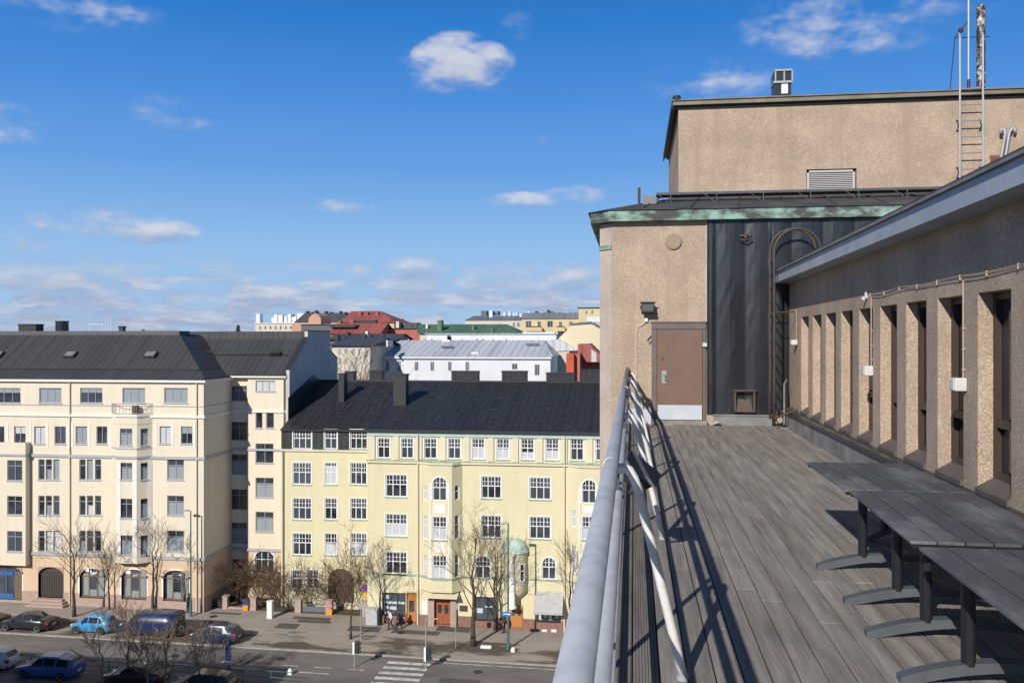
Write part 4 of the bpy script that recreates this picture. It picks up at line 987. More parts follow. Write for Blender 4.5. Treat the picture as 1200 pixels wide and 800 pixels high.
for x, y in ((105, 379), (120.5, 379), (124, 369.5), (127, 371), (130, 373)): p = onY(x, y, 83); q.tube([(p.x, 83, zr), (p.x, 83, p.z)], .03, 5)
a, b = onY(105, 380, 83), onY(121, 380, 83); q.tube([(a.x, 83, a.z), (b.x, 83, b.z)], .03, 5); q.build('mast', M['win_white'], ae)
v = MB(); a, b = onY(152, 386, 83), onY(205, 387, 83)
v.tube([(a.x, 83, a.z), (b.x, 83, b.z)], .03, 5)
for k in range(9): v.tube([(a.x + (b.x - a.x) * k / 8, 83, zr + .2), (a.x + (b.x - a.x) * k / 8, 83, a.z)], .02, 4)
v.box(a.x, a.x + 1.3, 83, 83.6, zr, a.z + .05)
tag(v.build('roof_walkway', M['pole_grey'], None, off=(a.x, 83, zr)), 'low pale walkway rail along the ridge of the cream building', 'railing')

# -- recessed wing of the cream building
RYW = 81.6; PW2 = Plane((0, RYW), (1, 0)); xm0, xm1 = onY(290.5, 550, 81.25).x, -32.95
cw2 = thing('courtyard_wing', (-36, RYW, 0), 'set-back cream wing with grey firewall between the two street buildings', 'building')
ze = zat(300, 442, RYW)
h1 = [PW2.rect(270.5, 289.5, y0, y1) for y0, y1 in ((452, 470), (494, 516), (532, 556), (573, 597), (612, 637))]; dr_ = PW2.rect(272, 290, 655, 692)
q = MB(); wall(q, PW2, XC, xm0 + .1, -1, ze, h1 + [dr_], .16); q.build('recess_wall', M['cream'], cw2)
for r in h1: window(PW2, r, cw2, M['win_grey'], cols=2, trans=.7, fw=.06, bar=.06, depth=.09, blind=rb.choice((0, .67)), bm_=M['blind_sky_tone'])
q = MB(); q.pbox(PW2, dr_[0], dr_[1], dr_[2], dr_[3], .13, .15); q.build('door', M['dark_iron'], cw2)
PB = Plane((0, 81.25), (1, 0)); zl2 = zat(310, 643, 81.25)
h2 = [PB.rect(299.5, 322.5, 446, 458.5), PB.rect(299.5, 307.5, 482.5, 501.5), PB.rect(312, 321, 482.5, 501.5)] + [PB.rect(299.5, 320.5, y0, y1) for y0, y1 in ((519.5, 542.5), (559.5, 582.5), (599.5, 623))]
ra = PB.rect(299, 321, 645, 672)
q = MB(); wall(q, PB, xm0, xm1, zl2, ze, h2, .16); PBs = Plane((xm1, 81.25), (0, 1)); wall(q, PBs, 0, .4, -1, ze, [], .1); q.box(XC, xm1 - .004, RYW + .2, 94.6, -1, ze - .01); q.build('wall', M['cream'], cw2)
q = MB(); wall(q, PB, xm0, xm1, -1, zl2, [tuple(ra) + (.7,)], .16); q.build('ground_floor_wall', M['cream_low'], cw2)
for i, r in enumerate(h2): window(PB, r, cw2, M['win_grey'], cols=(3, 1, 1, 2, 2, 2)[i], trans=None if i < 3 else .7, fw=.06, bar=.06, depth=.09, blind=(.95, 0, 0, 0, .67, .67)[i], sill=M['ledge'], bm_=M['blind'] if i == 0 else M['blind_sky_tone'])
window(PB, ra, cw2, M['win_white'], cols=3, trans=.62, fw=.07, bar=.06, depth=.09, name='arched_window', surround=M['white_stucco'], arch=.7)
for y, h, m in ((480.5, .22, 'white_stucco'), (525.5, .2, 'ledge'), (642.5, .26, 'ledge')):
    z = zat(310, y, 81.25); q = MB(); q.pbox(PB, xm0 - .1, xm1 - .01, z - h, z, -.13, -.002); q.pbox(PW2, XC + .14, xm0 - .11, z - h, z, -.1, -.002); q.build('ledge', M[m], cw2)
q = MB(); q.box(XC, xm1 + .06, 80.9, 81.7, ze, ze + .22); q.build('eave', M['white_stucco'], cw2)
q = MB(); wr = 25.15; yA, yB = 80.75, 86.0
q.face([(-47, yA, ze + .24), (xm1, yA, ze + .24), (xm1, yB, wr), (-47, yB, wr)]); q.face([(-47, yB, wr), (xm1, yB, wr), (xm1, 92.3, wr), (-47, 92.3, wr)]); q.face([(-47, 92.3, wr), (xm1, 92.3, wr), (xm1, 94.9, ze + .3), (-47, 94.9, ze + .3)]); q.build('roof', M['roof_grey'], cw2)
q = MB(); q.box(-47, xm1 - .003, yB - .1, yB + 1.5, wr - .3, 25.85); q.build('ridge_parapet', M['roof_grey'], cw2)
q = MB(); q.tube([(-42.0, 82.9, 23.9), (-33.9, 82.9, 23.9)], .035, 5); q.tube([(-42.0, 82.85, 23.8), (-33.9, 82.85, 23.8)], .03, 5); q.build('snow_guard', M['dark_iron'], cw2)
p = onY(323, 414, 83.5); T = Matrix.Translation((p.x, 83.6, p.z)) @ Matrix.Rotation(R(34), 4, 'X'); q = MB(); q.box(-.5, .5, -.4, .4, -.3, .14, T); q.build('roof_hatch', M['dark_iron'], cw2)
q = MB(); q.prism([(xm1, 81.1, 12), (xm1, 81.1, ze + .75), (xm1, 85.9, 25.2), (xm1, 85.9, 25.88), (xm1, 92.5, 25.88), (xm1, 92.5, 23.8), (xm1, 94.9, 22.9), (xm1, 94.9, 12)], (.34, 0, 0)); q.build('firewall', M['firewall'], cw2)
q = MB(); prof = [(81.05, ze + .755), (85.85, 25.205), (85.85, 25.885), (92.55, 25.885), (92.55, 23.805), (94.95, 22.905)]
for k in (0, 2, 4):
    A, B = prof[k], prof[k + 1]; q.prism([(xm1 - .05, A[0], A[1]), (xm1 - .05, B[0], B[1]), (xm1 - .05, B[0], B[1] + .09), (xm1 - .05, A[0], A[1] + .09)], (.44, 0, 0))
q.build('firewall_coping', M['dark_iron'], cw2)
XF = xm1 + .343
def onX(x, y): d = ray(x, y); return CAM + d * (XF / d.x)
q = MB(); pp = [onX(x, y) for x, y in ((337.5, 466), (367, 439), (380, 448), (380, 470), (337.5, 500))]; q.prism(pp, (.04, 0, 0)); q.build('wall_cladding', M['dark_iron'], cw2)
X = xm1 - .2; q = MB(); q.tube([(X, 81.1, ze - .1), (X, 81.1, .2)], .06, 8); q.build('downpipe', M['gutter_dark'], cw2)

# =================================================================== YELLOW BUILDING
yb = thing('yellow_building', (-14, FY, 0), 'yellow apartment building with dark mansard roof, white small-paned windows and green trim', 'building')
YX0, YX1 = onY(430.5, 600, FY).x, 7.0
zc_ = zat(565, 542); zt2 = zat(565, 504.5)
def ywin(pl, r, cols, parent=yb, blind=0, arch=0, nm='window', gx=None):
    window(pl, r, parent, M['win_white'], cols=cols, trans=.56, grid=(gx or cols * 2, 2), fw=.085, bar=.075, depth=.07, blind=blind, sill=None if arch else M['green_trim'], surround=M['win_white'], arch=arch, name=nm)
Hm, Wm = [], []
def yadd(x0, x1, y0, y1, cols=3, arch=0, blind=0, gx=None):
    r = P0.rect(x0, x1, y0, y1); Hm.append(tuple(r) + (arch,)); Wm.append((r, cols, arch, blind, gx))
for (y0, y1, bl) in ((556, 582, (0, 0, 0)), (602, 628, (.55, 0, 0)), (646.5, 672, (0, None, None))):
    for i, (x0, x1, dy) in enumerate(((452, 477, 0), (564, 587.5, 1.8), (620.5, 645.5, 3.2))):
        if bl[i] is None: continue
        yadd(x0, x1, y0 + dy, y1 + dy, 3, 0, bl[i])
yadd(557, 575, 651, 679, 2, .7); yadd(635, 651.5, 653, 678.5, 2, .7)
shop1 = P0.rect(448, 475, 694, 721); door1 = P0.rect(476.5, 488, 694, 729); main = P0.rect(510, 528, 699, 731); shop2 = P0.rect(556.5, 579, 699, 727); shop3 = P0.rect(629, 657, 705, 729)
gh = [tuple(r) + (0,) for r in (shop1, door1, main, shop2, shop3)]
zpl2 = .95
q = MB(); wall(q, P0, YX0, YX1, zpl2, zc_, Hm + gh, .15); YS = Plane((YX0, FY), (0, 1)); q.box(YX0 + .002, YX1, FY + .3, 102.5, -1, zt2 - .02); q.box(YX0, YX0 + .2, FY + .001, 80, -1, zt2 - .03); q.build('wall', M['yellow'], yb)
q = MB(); wall(q, Plane((0, FY - .05), (1, 0)), YX0, YX1, -1.3, zpl2, gh, .2); q.build('plinth', mat('red_brown_plinth', (.27, .15, .11), .8, 0, (.2, .11, .085), 3), yb)
for r, cols, arch, bl, gx in Wm: ywin(P0, r, cols, blind=bl, arch=arch, nm='arched_window' if arch else 'window')
# attic storey
PA = Plane((0, FY + .1), (1, 0)); ah = []
for x0, x1 in ((442.5, 457), (470, 484.5), (497, 512), (525, 540), (553, 568), (582, 597), (610.5, 626), (639.5, 655), (668.5, 684), (698, 713)):
    ah.append(PA.rect(x0, x1, 513 + (x0 - 440) * .006, 536.5 + (x0 - 440) * .012))
q = MB(); wall(q, PA, YX0, YX1, zc_, zt2, ah, .14); q.build('attic_wall', M['yellow'], yb)
for i, r in enumerate(ah): ywin(PA, r, 2, blind=(0, 0, 0, 0, .6, .5, .35, .45, 0, 0)[i], gx=4)
for x in (436, 464, 491, 519, 547, 575, 604, 632.5, 661, 691): X = onY(x, 520, FY).x; q = MB(); q.pbox(PA, X - .25, X + .25, zc_ + .1, zt2 - .582, -.12, -.002); q.build('pilaster', M['yellow_pale'], yb)
q = MB(); q.pbox(PA, YX0 - .05, YX1, zt2 - .58, zt2 - .02, -.16, -.002); q.build('green_cornice', M['green_pale'], yb)
q = MB(); q.pbox(P0, YX0 - .08, YX1, zc_ - .16, zc_ + .02, -.2, .096); q.build('ledge', M['yellow_pale'], yb)
q = MB(); q.pbox(P0, YX0 - .08, YX1, zc_ + .023, zc_ + .06, -.22, .097); q.build('ledge_flashing', M['green_trim'], yb)
zg = zat(565, 677.5)
# bays
def ybay(pxw0, pxf0, pxf1, pxw1, Yf=75.15):
    a, b, c, d = onY(pxw0, 600, FY).x, onY(pxf0, 600, Yf).x, onY(pxf1, 600, Yf).x, onY(pxw1, 600, FY).x
    BF_ = Plane((0, Yf), (1, 0)); BR = Plane((c, Yf), (d - c, FY - Yf)); BL_ = Plane((a, FY), (b - a, Yf - FY))
    lr, lf = math.hypot(d - c, FY - Yf), math.hypot(b - a, FY - Yf)
    o_ = pxf0 - 505
    fr = [(BF_.rect(507 + o_, 523.5 + o_, 559 + o_ * .018, 586.5 + o_ * .018), .65), (BF_.rect(507 + o_, 523.5 + o_, 605, 632.5), 0), (BF_.rect(507 + o_, 523.5 + o_, 650.5, 678.5), 0)]
    z0, z1 = zat(515, 694, Yf), zc_ - .14
    rrc = [(lr * .28, lr * .72, *BR.rect(531, 533, y0, y1)[2:]) for y0, y1 in ((569, 586), (604, 632), (650, 677))]
    lrc = [(lf * .3, lf * .7, *BL_.rect(498, 500, y0, y1)[2:]) for y0, y1 in ((569, 586), (604, 632), (650, 677))]
    q = MB(); wall(q, BF_, b, c, z0, z1, [tuple(r) + (ar,) for r, ar in fr], .14); wall(q, BR, 0, lr, z0, z1, rrc, .14); wall(q, BL_, 0, lf, z0, z1, lrc, .14)
    for z in (z0, z1): q.face([(a, FY, z), (b, Yf, z), (c, Yf, z), (d, FY, z)])
    q.build('bay', M['yellow'], yb)
    for i, (r, ar) in enumerate(fr): ywin(BF_, r, 2, arch=ar, nm='arched_window' if ar else 'window', blind=(0, .5, .5)[i], gx=4)
    for r in rrc: window(BR, r, yb, M['win_white'], cols=1, trans=.6, fw=.07, depth=.06, surround=None)
    for r in lrc: window(BL_, r, yb, M['win_white'], cols=1, trans=.6, fw=.07, depth=.06, blind=.97)
    q = MB(); r0 = fr[0][0]
    q.pbox(BF_, r0[0] - .28, r0[0] - .14, fr[2][0][2], r0[3] - .6, -.05, -.002); q.pbox(BF_, r0[1] + .14, r0[1] + .28, fr[2][0][2], r0[3] - .6, -.05, -.002)
    for i in (0, 1): q.pbox(BF_, r0[0] + .1, r0[1] - .1, fr[i + 1][0][3] + .25, fr[i][0][2] - .2, -.03, -.002)
    q.build('bay_panel', M['white_stucco'], yb)
    q = MB(); q.prism([(a, FY - .003, z1), (b - .08, Yf - .14, z1), (c + .08, Yf - .14, z1), (d + .06, FY - .003, z1)], (0, 0, .16)); q.build('ledge', M['yellow_pale'], yb)
    q = MB(); q.prism([(a, FY - .004, zg), (b - .05, Yf - .09, zg), (c + .05, Yf - .09, zg), (d + .04, FY - .004, zg)], (0, 0, .14)); q.build('green_band', M['green_trim'], yb)
    q = MB(); zz = z1 + .17
    for A, B in (((a + .1, FY - .25), (b, Yf)), ((b, Yf), (c, Yf)), ((c, Yf), (d - .1, FY - .25))):
        A = Vector((*A, zz)); B = Vector((*B, zz)); q.tube([A + Vector((0, 0, .22)), B + Vector((0, 0, .22))], .025, 5)
        for k in range(6): p = A.lerp(B, k / 5); q.tube([p, p + Vector((0, 0, .22))], .014, 4)
    q.build('balcony_railing', M['green_trim'], yb)
    return a, b, c, d, z0
ba = ybay(491, 505, 529.5, 542); ybay(664, 680, 704, 717)
q = MB(); q.pbox(P0, YX0 - .04, ba[0] - .01, zg, zg + .14, -.07, -.002); q.pbox(P0, ba[3] + .01, YX1, zg, zg + .14, -.07, -.002); q.build('green_band', M['green_trim'], yb)
for x in (490, 661.5): X = onY(x, 600, FY).x; q = MB(); q.tube([(X, FY - .14, zc_ + 2.4), (X, FY - .14, gz(X) + .15)], .075, 8); q.build('downpipe', M['gutter'], yb)
# doors and shops
def panel_door(r, m, leaves=1, transom=True):
    a, b, c, d = r[:4]; zt = d - (.5 if transom else .06); q = MB(); q.pbox(P0, a, b, c, d, .13, .148); q.pbox(P0, a, a + .07, c, d, .06, .128); q.pbox(P0, b - .07, b, c, d, .06, .128); q.pbox(P0, a + .07, b - .07, d - .07, d, .06, .128)
    if transom: q.pbox(P0, a + .07, b - .07, zt, zt + .08, .06, .128)
    fr = q.build('door_frame', m, yb)
    w = (b - a - .14) / leaves
    for k in range(leaves):
        q = MB(); x = a + .07 + k * w
        for (l, r_, lo_, hi_) in ((x + .01, x + w - .01, c + .02, c + .9), (x + .01, x + .14, c + .9, zt - .02), (x + w - .14, x + w - .01, c + .9, zt - .02), (x + .14, x + w - .14, zt - .2, zt - .02)): q.pbox(P0, l, r_, lo_, hi_, .08, .12)
        dd = q.build('door', m, yb)
        q = MB(); q.pbox(P0, x + .14, x + w - .14, c + .9, zt - .2, .105, .118); q.build('pane', M['glass'], dd)
        q = MB(); q.pbox(P0, x + (.06 if k else w - .1), x + (.1 if k else w - .06), c + .85, c + 1.15, .05, .079); q.build('handle', M['steel'], dd)
panel_door(door1, M['orange_door'], 1); panel_door(main, M['red_door'], 2)
def shop(r, label=None, stickers=()):
    a, b, c, d = r[:4]; q = MB(); q.pbox(P0, a, a + .08, c, d, .08, .14); q.pbox(P0, b - .08, b, c, d, .08, .14); q.pbox(P0, a + .08, b - .08, c, c + .1, .08, .14); q.pbox(P0, a + .08, b - .08, d - .12, d, .08, .14); q.pbox(P0, a + (b - a) * .64, a + (b - a) * .64 + .05, c + .1, d - .12, .085, .135)
    fr = q.build('shop_window', M['dark_iron'], yb); q = MB(); q.face([P0.P(a, c, .145), P0.P(b, c, .145), P0.P(b, d, .145), P0.P(a, d, .145)]); q.build('pane', M['glass'], fr)
    q = MB()
    for (u0, u1, v0, v1) in stickers: q.pbox(P0, a + (b - a) * u0, a + (b - a) * u1, c + (d - c) * v0, c + (d - c) * v1, .136, .142)
    if stickers: q.build('window_poster', mat('pale_poster', (.48, .56, .58), .6), fr)
shop(shop1, None, ((.1, .26, .72, .86), (.08, .62, .5, .6), (.68, .95, .5, .6), (.1, .25, .26, .4), (.3, .6, .24, .38), (.1, .26, .05, .18)))
shop(shop2, None, ((.1, .4, .3, .5), (.5, .9, .55, .6))); shop(shop3, None, ((.08, .22, .1, .8), (.3, .42, .2, .7), (.5, .66, .1, .85), (.78, .92, .2, .7)))
for x0, x1 in ((502.5, 509.5), (528.5, 535.5)):
    r = P0.rect(x0, x1, 699, 733); q = MB(); q.pbox(P0, r[0], r[1], r[2] - .3, r[3], -.3, -.052); q.build('portal_pier', M['granite'], yb)
q = MB(); a, b = onY(500, 700, FY).x, onY(538, 700, FY).x; z = zat(519, 698)
q.prism([(a, FY - .002, z), (a, FY - 1.0, z + .05), (a, FY - 1.0, z + .14), (a, FY - .002, z + .5)], (b - a, 0, 0)); q.build('entrance_canopy', M['yellow_pale'], yb)
q = MB(); r = P0.rect(538.5, 548, 709, 716); q.pbox(P0, *r, -.03, -.002); q.build('wall_plaque', M['brown_steel'], yb)
q = MB(); r = P0.rect(495, 500.5, 704, 726); q.pbox(P0, *r, -.03, -.002); q.build('notice_board', M['win_white'], yb)
# awning over the right-hand shop
a0, a1 = onY(627, 700, FY).x, onY(660.5, 700, FY).x; zt_, zb_ = zat(640, 693), zat(640, 719, 74.6)
q = MB(); q.prism([(a0, FY - .03, zt_), (a0, 74.7, zb_ + .12), (a0, 74.7, zb_ - .1), (a0, 74.74, zb_ - .1), (a0, 74.76, zb_ + .1), (a0, FY - .03, zt_ - .05)], (a1 - a0, 0, 0)); q.build('awning', M['awning'], yb)
q = MB()
for x0, x1 in ((635, 641), (646, 652)): r = Plane((0, FY - .05), (1, 0)).rect(x0, x1, 737, 741); q.pbox(Plane((0, FY - .05), (1, 0)), *r, -.02, -.002)
q.build('cellar_window', M['win_white'], yb)
# corner turret with copper dome
tx = onY(604.5, 680, FY).x; zd = zat(604, 648.5, 75); tb = zat(604, 694, 75.0)
q = MB(); q.lathe([(1.02, tb), (1.02, zd)], (tx, FY + .05, 0), 24, 'z', math.pi, 2 * math.pi); q.lathe([(1.02, tb), (.5, tb - .7), (0, tb - .75)], (tx, FY + .05, 0), 24, 'z', math.pi, 2 * math.pi); q.build('turret', M['yellow'], yb, smooth=True)
q = MB(); q.lathe([(1.14, zd - .05), (1.16, zd + .05)] + [(1.12 * math.cos(t), zd + .06 + 1.08 * math.sin(t)) for t in [math.pi / 2 * k / 9 for k in range(10)]], (tx, FY + .05, 0), 28, 'z', math.pi, 2 * math.pi); q.build('copper_dome', M['green_pale'], yb, smooth=True)
q = MB(); q.lathe([(1.06, zg), (1.06, zg + .14)], (tx, FY + .05, 0), 24, 'z', math.pi, 2 * math.pi); q.build('green_band', M['green_trim'], yb)
q = MB(); cz0 = zat(601, 712, 74.9); q.lathe([(.42, cz0 - .02), (.42, cz0 + .12), (.30, cz0 + .2), (.20, zd - .5), (.27, zd - .3), (.36, zd - .08)], (tx - .2, 74.95, 0), 14); q.build('column', M['white_stucco'], yb, smooth=True)
q = MB(); a = R(-52); cx, cy = tx + 1.03 * math.cos(a), FY + .05 + 1.03 * math.sin(a); TP = Plane((cx - .24 * math.sin(-a) , cy - .24 * math.cos(a)), (math.sin(-a), math.cos(a)))
r = (0, .48, zat(611, 681, 75.3), zat(611, 660, 75.3)); window(TP, r, yb, M['win_white'], cols=1, trans=.6, fw=.07, depth=-.06)
dd = P0.rect(598, 612.5, 709, 734)
q = MB(); q.pbox(P0, dd[0], dd[1], dd[2], dd[3], -.12, -.06); D_ = q.build('door', M['orange_door'], yb)
for k in (0, 1): x = dd[0] + .16 + k * (dd[1] - dd[0]) * .5; q = MB(); q.pbox(P0, x, x + .24, dd[2] + 1.0, dd[3] - .35, -.125, -.121); q.build('pane', M['glass'], D_)
# left, set-back part of the yellow building
LYP = 79.0; PL2 = Plane((0, LYP), (1, 0)); zm0, zm1 = zat(385, 527.5, LYP), zat(385, 503.5, LYP); lx0 = xm1 + .36
lh = []
for y0, y1, bl in ((542, 567.5, (0, .9, 0)), (583.5, 608.5, (0, 0, 0)), (624.5, 650, (0, .5, .5))):
    for i, (x0, x1) in enumerate(((343, 365), (380.5, 395), (410.5, 430))): lh.append((PL2.rect(x0, x1, y0, y1), (3, 2, 3)[i], bl[i], 0))
for x0, x1 in ((341.5, 354), (359.5, 373.5)): lh.append((PL2.rect(x0, x1, 667.5, 690), 2, 0, 0))
arc = PL2.rect(384.5, 415, 666, 706)
q = MB(); wall(q, PL2, lx0, YX0, -1, zm0, [h[0] for h in lh] + [tuple(arc) + (1.1,)], .15); q.box(lx0, YX0 - .003, LYP + .4, 102.3, -1, zm1 - .05); q.build('wall', M['yellow'], yb)
for r, c, bl, _ in lh: ywin(PL2, r, c, blind=bl)
q = MB(); q.pbox(PL2, arc[0], arc[1], arc[2], arc[3], .13, .15); q.build('passage_door', mat('brown_passage', (.12, .072, .05), .8, 0, (.08, .05, .035), 3), yb)
PM = Plane((0, LYP + .06), (1, 0)); mh = [PM.rect(x0, x1, 503.5, 526) for x0, x1 in ((343.5, 365), (380.5, 395), (410.5, 430.5))]
q = MB(); wall(q, PM, lx0, YX0, zm0 + .06, zm1, mh, .14); q.build('mansard', M['mansard'], yb)
for i, r in enumerate(mh): ywin(PM, r, (3, 2, 3)[i])
q = MB(); q.pbox(PL2, lx0, YX0 - .01, zm0 - .12, zm0 + .06, -.16, .05); q.build('ledge', M['yellow_pale'], yb)
X = lx0 + .25; q = MB(); q.tube([(X, LYP - .1, zm0), (X, LYP - .1, .2)], .07, 8); q.build('downpipe', M['gutter_dark'], yb)
# roof
rzY = 89.5; rz = zat(560, 447, rzY); q = MB(); e = FY - .35; ez = zt2; RX1 = YX1 + .3
q.face([(YX0 - .2, e, ez), (RX1, e, ez), (RX1, rzY, rz), (YX0 - .2, rzY, rz)]); q.face([(lx0, LYP - .15, zm1), (YX0 - .2, LYP - .15, zm1), (YX0 - .2, rzY, rz), (lx0, rzY, rz)])
q.face([(lx0, rzY, rz), (RX1, rzY, rz), (RX1, 102.8, ez), (lx0, 102.8, ez)]); q.face([(YX0 - .2, e, ez), (YX0 - .2, rzY, rz), (YX0 - .2, LYP - .15, zm1)])
q.build('roof', M['roof_dark'], yb)
q = MB(); q.box(YX0 - .25, RX1, e - .05, e + .1, ez - .14, ez + .02); q.box(lx0, YX0 - .2, LYP - .2, LYP + .05, zm1 - .12, zm1 + .02); q.build('gutter', M['dark_iron'], yb)
q = MB(); q.box(lx0, RX1, rzY - .12, rzY + .12, rz - .05, rz + .1); q.build('ridge_cap', M['dark_iron'], yb)
for i, (x0, x1, y0, yb_) in enumerate(((396.5, 403, 437.5, 464), (404, 414, 435, 446), (433, 447, 434, 448), (461, 475.5, 438, 475), (529, 560, 434.5, 448), (588, 617, 434.5, 446), (640, 673, 436.5, 447), (681, 715, 433, 447))):
    Yc_ = {0: 84.6, 3: 82.0}.get(i, rzY + .3)
    o = rooftop('roof_chimney', x0, x1, y0, Yc_, M['roof_dark'] if i not in (0, 1, 3) else M['dark_iron'],
        ['tall narrow dark chimney at the left end of the black roof', 'dark chimney block beside the tall narrow one on the black roof', 'squat dark chimney left of the tall front one on the black roof', 'tall dark chimney standing forward on the black roof slope',
         'wide dark chimney in the middle of the black roof ridge', 'wide dark chimney right of the middle of the black ridge', 'low wide dark chimney near the red building', 'rightmost dark chimney of the black roof, beside the terrace block'][i], 'chimney', rz - (2.6 if i in (0, 3) else .6), 1.1)
    o['group'] = 'chimneys along the black roof'

# =================================================================== ROOFSCAPE BEHIND
def bg(name, label, x0, x1, ye, Y, depth, wm, wins=(), roof=None, wm_frame='win_grey', wincols=2, cat='building', yref=None):
    a = onY(x0, ye, Y); b = onY(x1, ye, Y); zt = a.z if yref is None else onY(yref, ye, Y).z; pl = Plane((0, Y), (1, 0))
    o = thing(name, ((a.x + b.x) / 2, Y, 0), label, cat)
    hs = [pl.rect(*w) for w in wins]
    q = MB(); wall(q, pl, a.x, b.x, -1, zt, hs, .2); q.box(a.x, b.x, Y + .35, Y + depth, -1, zt - .01); q.box(b.x - .1, b.x, Y + .001, Y + .36, -1, zt - .01); q.build('wall', wm, o)
    for r in hs: window(pl, r, o, M[wm_frame], cols=wincols, fw=.12, bar=.12, depth=.1)
    if roof:
        kind, yr, m = roof[:3]; ov = .5
        if kind == 'gable':
            Yr = Y + depth / 2; zr_ = onY((x0 + x1) / 2, yr, Yr).z; q = MB()
            q.face([(a.x - ov, Y - ov, zt), (b.x + ov, Y - ov, zt), (b.x + ov, Yr, zr_), (a.x - ov, Yr, zr_)]); q.face([(a.x - ov, Y + depth + ov, zt), (b.x + ov, Y + depth + ov, zt), (b.x + ov, Yr, zr_), (a.x - ov, Yr, zr_)])
            for X in (a.x, b.x): q.face([(X, Y, zt - .02), (X, Y + depth, zt - .02), (X, Yr, zr_ - .05)])
            q.face([(a.x - ov, Y - ov, zt), (b.x + ov, Y - ov, zt), (b.x + ov, Y + depth + ov, zt), (a.x - ov, Y + depth + ov, zt)]); q.build('roof', m, o)
        elif kind == 'hip':
            Yr = Y + depth / 2; ra, rb_ = roof[3]; A = onY(ra, yr, Yr); B = onY(rb_, yr, Yr); zr_ = A.z; q = MB()
            c = [Vector(p) for p in ((a.x - ov, Y - ov, zt), (b.x + ov, Y - ov, zt), (b.x + ov, Y + depth + ov, zt), (a.x - ov, Y + depth + ov, zt))]; r1 = Vector((A.x, Yr, zr_)); r2 = Vector((B.x, Yr, zr_))
            q.face([c[0], c[1], r2, r1]); q.face([c[1], c[2], r2]); q.face([c[2], c[3], r1, r2]); q.face([c[3], c[0], r1]); q.face(c); q.build('roof', m, o)
        elif kind == 'flat':
            q = MB(); q.box(a.x - .3, b.x + .3, Y - .3, Y + depth + .3, zt, onY((x0 + x1) / 2, yr, Y).z); q.build('roof', m, o)
        elif kind == 'mansard':
            zr_ = onY((x0 + x1) / 2, yr, Y + 3).z; q = MB(); q.face([(a.x - .2, Y - .2, zt), (b.x + .2, Y - .2, zt), (b.x - 2, Y + 3, zr_), (a.x + 2, Y + 3, zr_)]); q.face([(b.x + .2, Y - .2, zt), (b.x + .2, Y + depth, zt), (b.x - 2, Y + depth, zr_), (b.x - 2, Y + 3, zr_)]); q.face([(a.x - .2, Y - .2, zt), (a.x - .2, Y + depth, zt), (a.x + 2, Y + depth, zr_), (a.x + 2, Y + 3, zr_)]); q.face([(a.x + 2, Y + 3, zr_), (b.x - 2, Y + 3, zr_), (b.x - 2, Y + depth, zr_), (a.x + 2, Y + depth, zr_)]); q.build('roof', m, o)
    return o
def part_box(o, nm, x0, x1, y0, y1, Y, d, m):
    a = onY(x0, y0, Y); b = onY(x1, y1, Y); q = MB(); q.box(a.x, b.x, Y, Y + d, b.z, a.z); return q.build(nm, m, o)
pale = mat('pale_render', (.62, .56, .45), .9, 0, (.54, .49, .39), .3)
whitew = mat('white_render', (.70, .71, .73), .9, 0, (.62, .63, .66), .3)
yel2 = mat('warm_yellow_render', (.64, .52, .30), .9, 0, (.56, .45, .25), .2)
crm2 = mat('cream_render', (.70, .61, .42), .9, 0, (.62, .54, .36), .2)
pink = mat('salmon_render', (.58, .34, .24), .9, 0, (.5, .29, .2), .3)
redroof = seam_roof('red_sheet_roof', (.36, .105, .085), (.27, .08, .065), 1.4)
redwall = mat('red_brick_render', (.44, .15, .115), .85, 0, (.36, .12, .09), .6)
orange = mat('orange_red_render', (.58, .11, .05), .8, 0, (.42, .08, .04), 1.)
greenroof = seam_roof('green_sheet_roof', (.095, .18, .10), (.07, .14, .08), 1.2)
greyroof = seam_roof('pale_grey_seam_roof', (.53, .545, .57), (.45, .465, .49), 1.1)
darkroof = seam_roof('distant_dark_roof', (.065, .066, .07), (.10, .10, .10), 1.2)
bluer = seam_roof('bluish_roof', (.13, .15, .18), (.17, .19, .21), 1.4)
midgrey = mat('mid_grey_render', (.12, .122, .13), .85)

w = [(x, x + 4.4, 424, 434.5) for x in (486, 504.5, 525, 545.5)] + [(434, 438, 424, 435), (452, 456, 423, 435), (466, 470, 423, 435)] + [(600, 606.5, 426, 433), (626.5, 632.5, 427, 440)]
o = bg('white_house', 'long white building with pale grey seam roof behind the black roof', 430, 645, 417.5, 135, 24, whitew, w, ('hip', 398.5, greyroof, (470, 638)), cat='building', yref=560)
part_box(o, 'cornice', 429, 646, 417, 420.5, 134.6, .39, whitew); part_box(o, 'chimney', 552, 561, 412.5, 421, 136.5, 2, whitew); part_box(o, 'chimney', 518, 527, 395, 400, 146, 1.5, whitew)
part_box(o, 'roof_vent', 524, 527, 393, 398, 146, 1, M['dark_iron']); part_box(o, 'roof_hatch', 517, 531, 405.5, 407, 140, .5, darkroof); part_box(o, 'roof_hatch', 616, 632, 402.5, 404, 142, .5, darkroof)
for x in (505, 522, 558, 565): part_box(o, 'roof_vent', x, x + 1.6, 397.5, 400, 147.2, .5, M['dark_iron'])
q = MB(); q.prism([onY(x, y, 148) for x, y in ((638, 398.8), (655, 397.6), (677, 409.5), (677, 410.5), (638, 412))], (0, 9, 0)); q.build('side_roof', greyroof, o); part_box(o, 'side_wing', 644, 667, 410, 460, 148.2, 8, pale); part_box(o, 'roof_ladder', 470, 473, 399, 403, 146.8, .3, M['dark_iron'])
for x in (478, 497, 540, 577, 592): part_box(o, 'roof_vent', x, x + 1.2, 397, 399.6, 146.4, .5, M['pole_grey'])
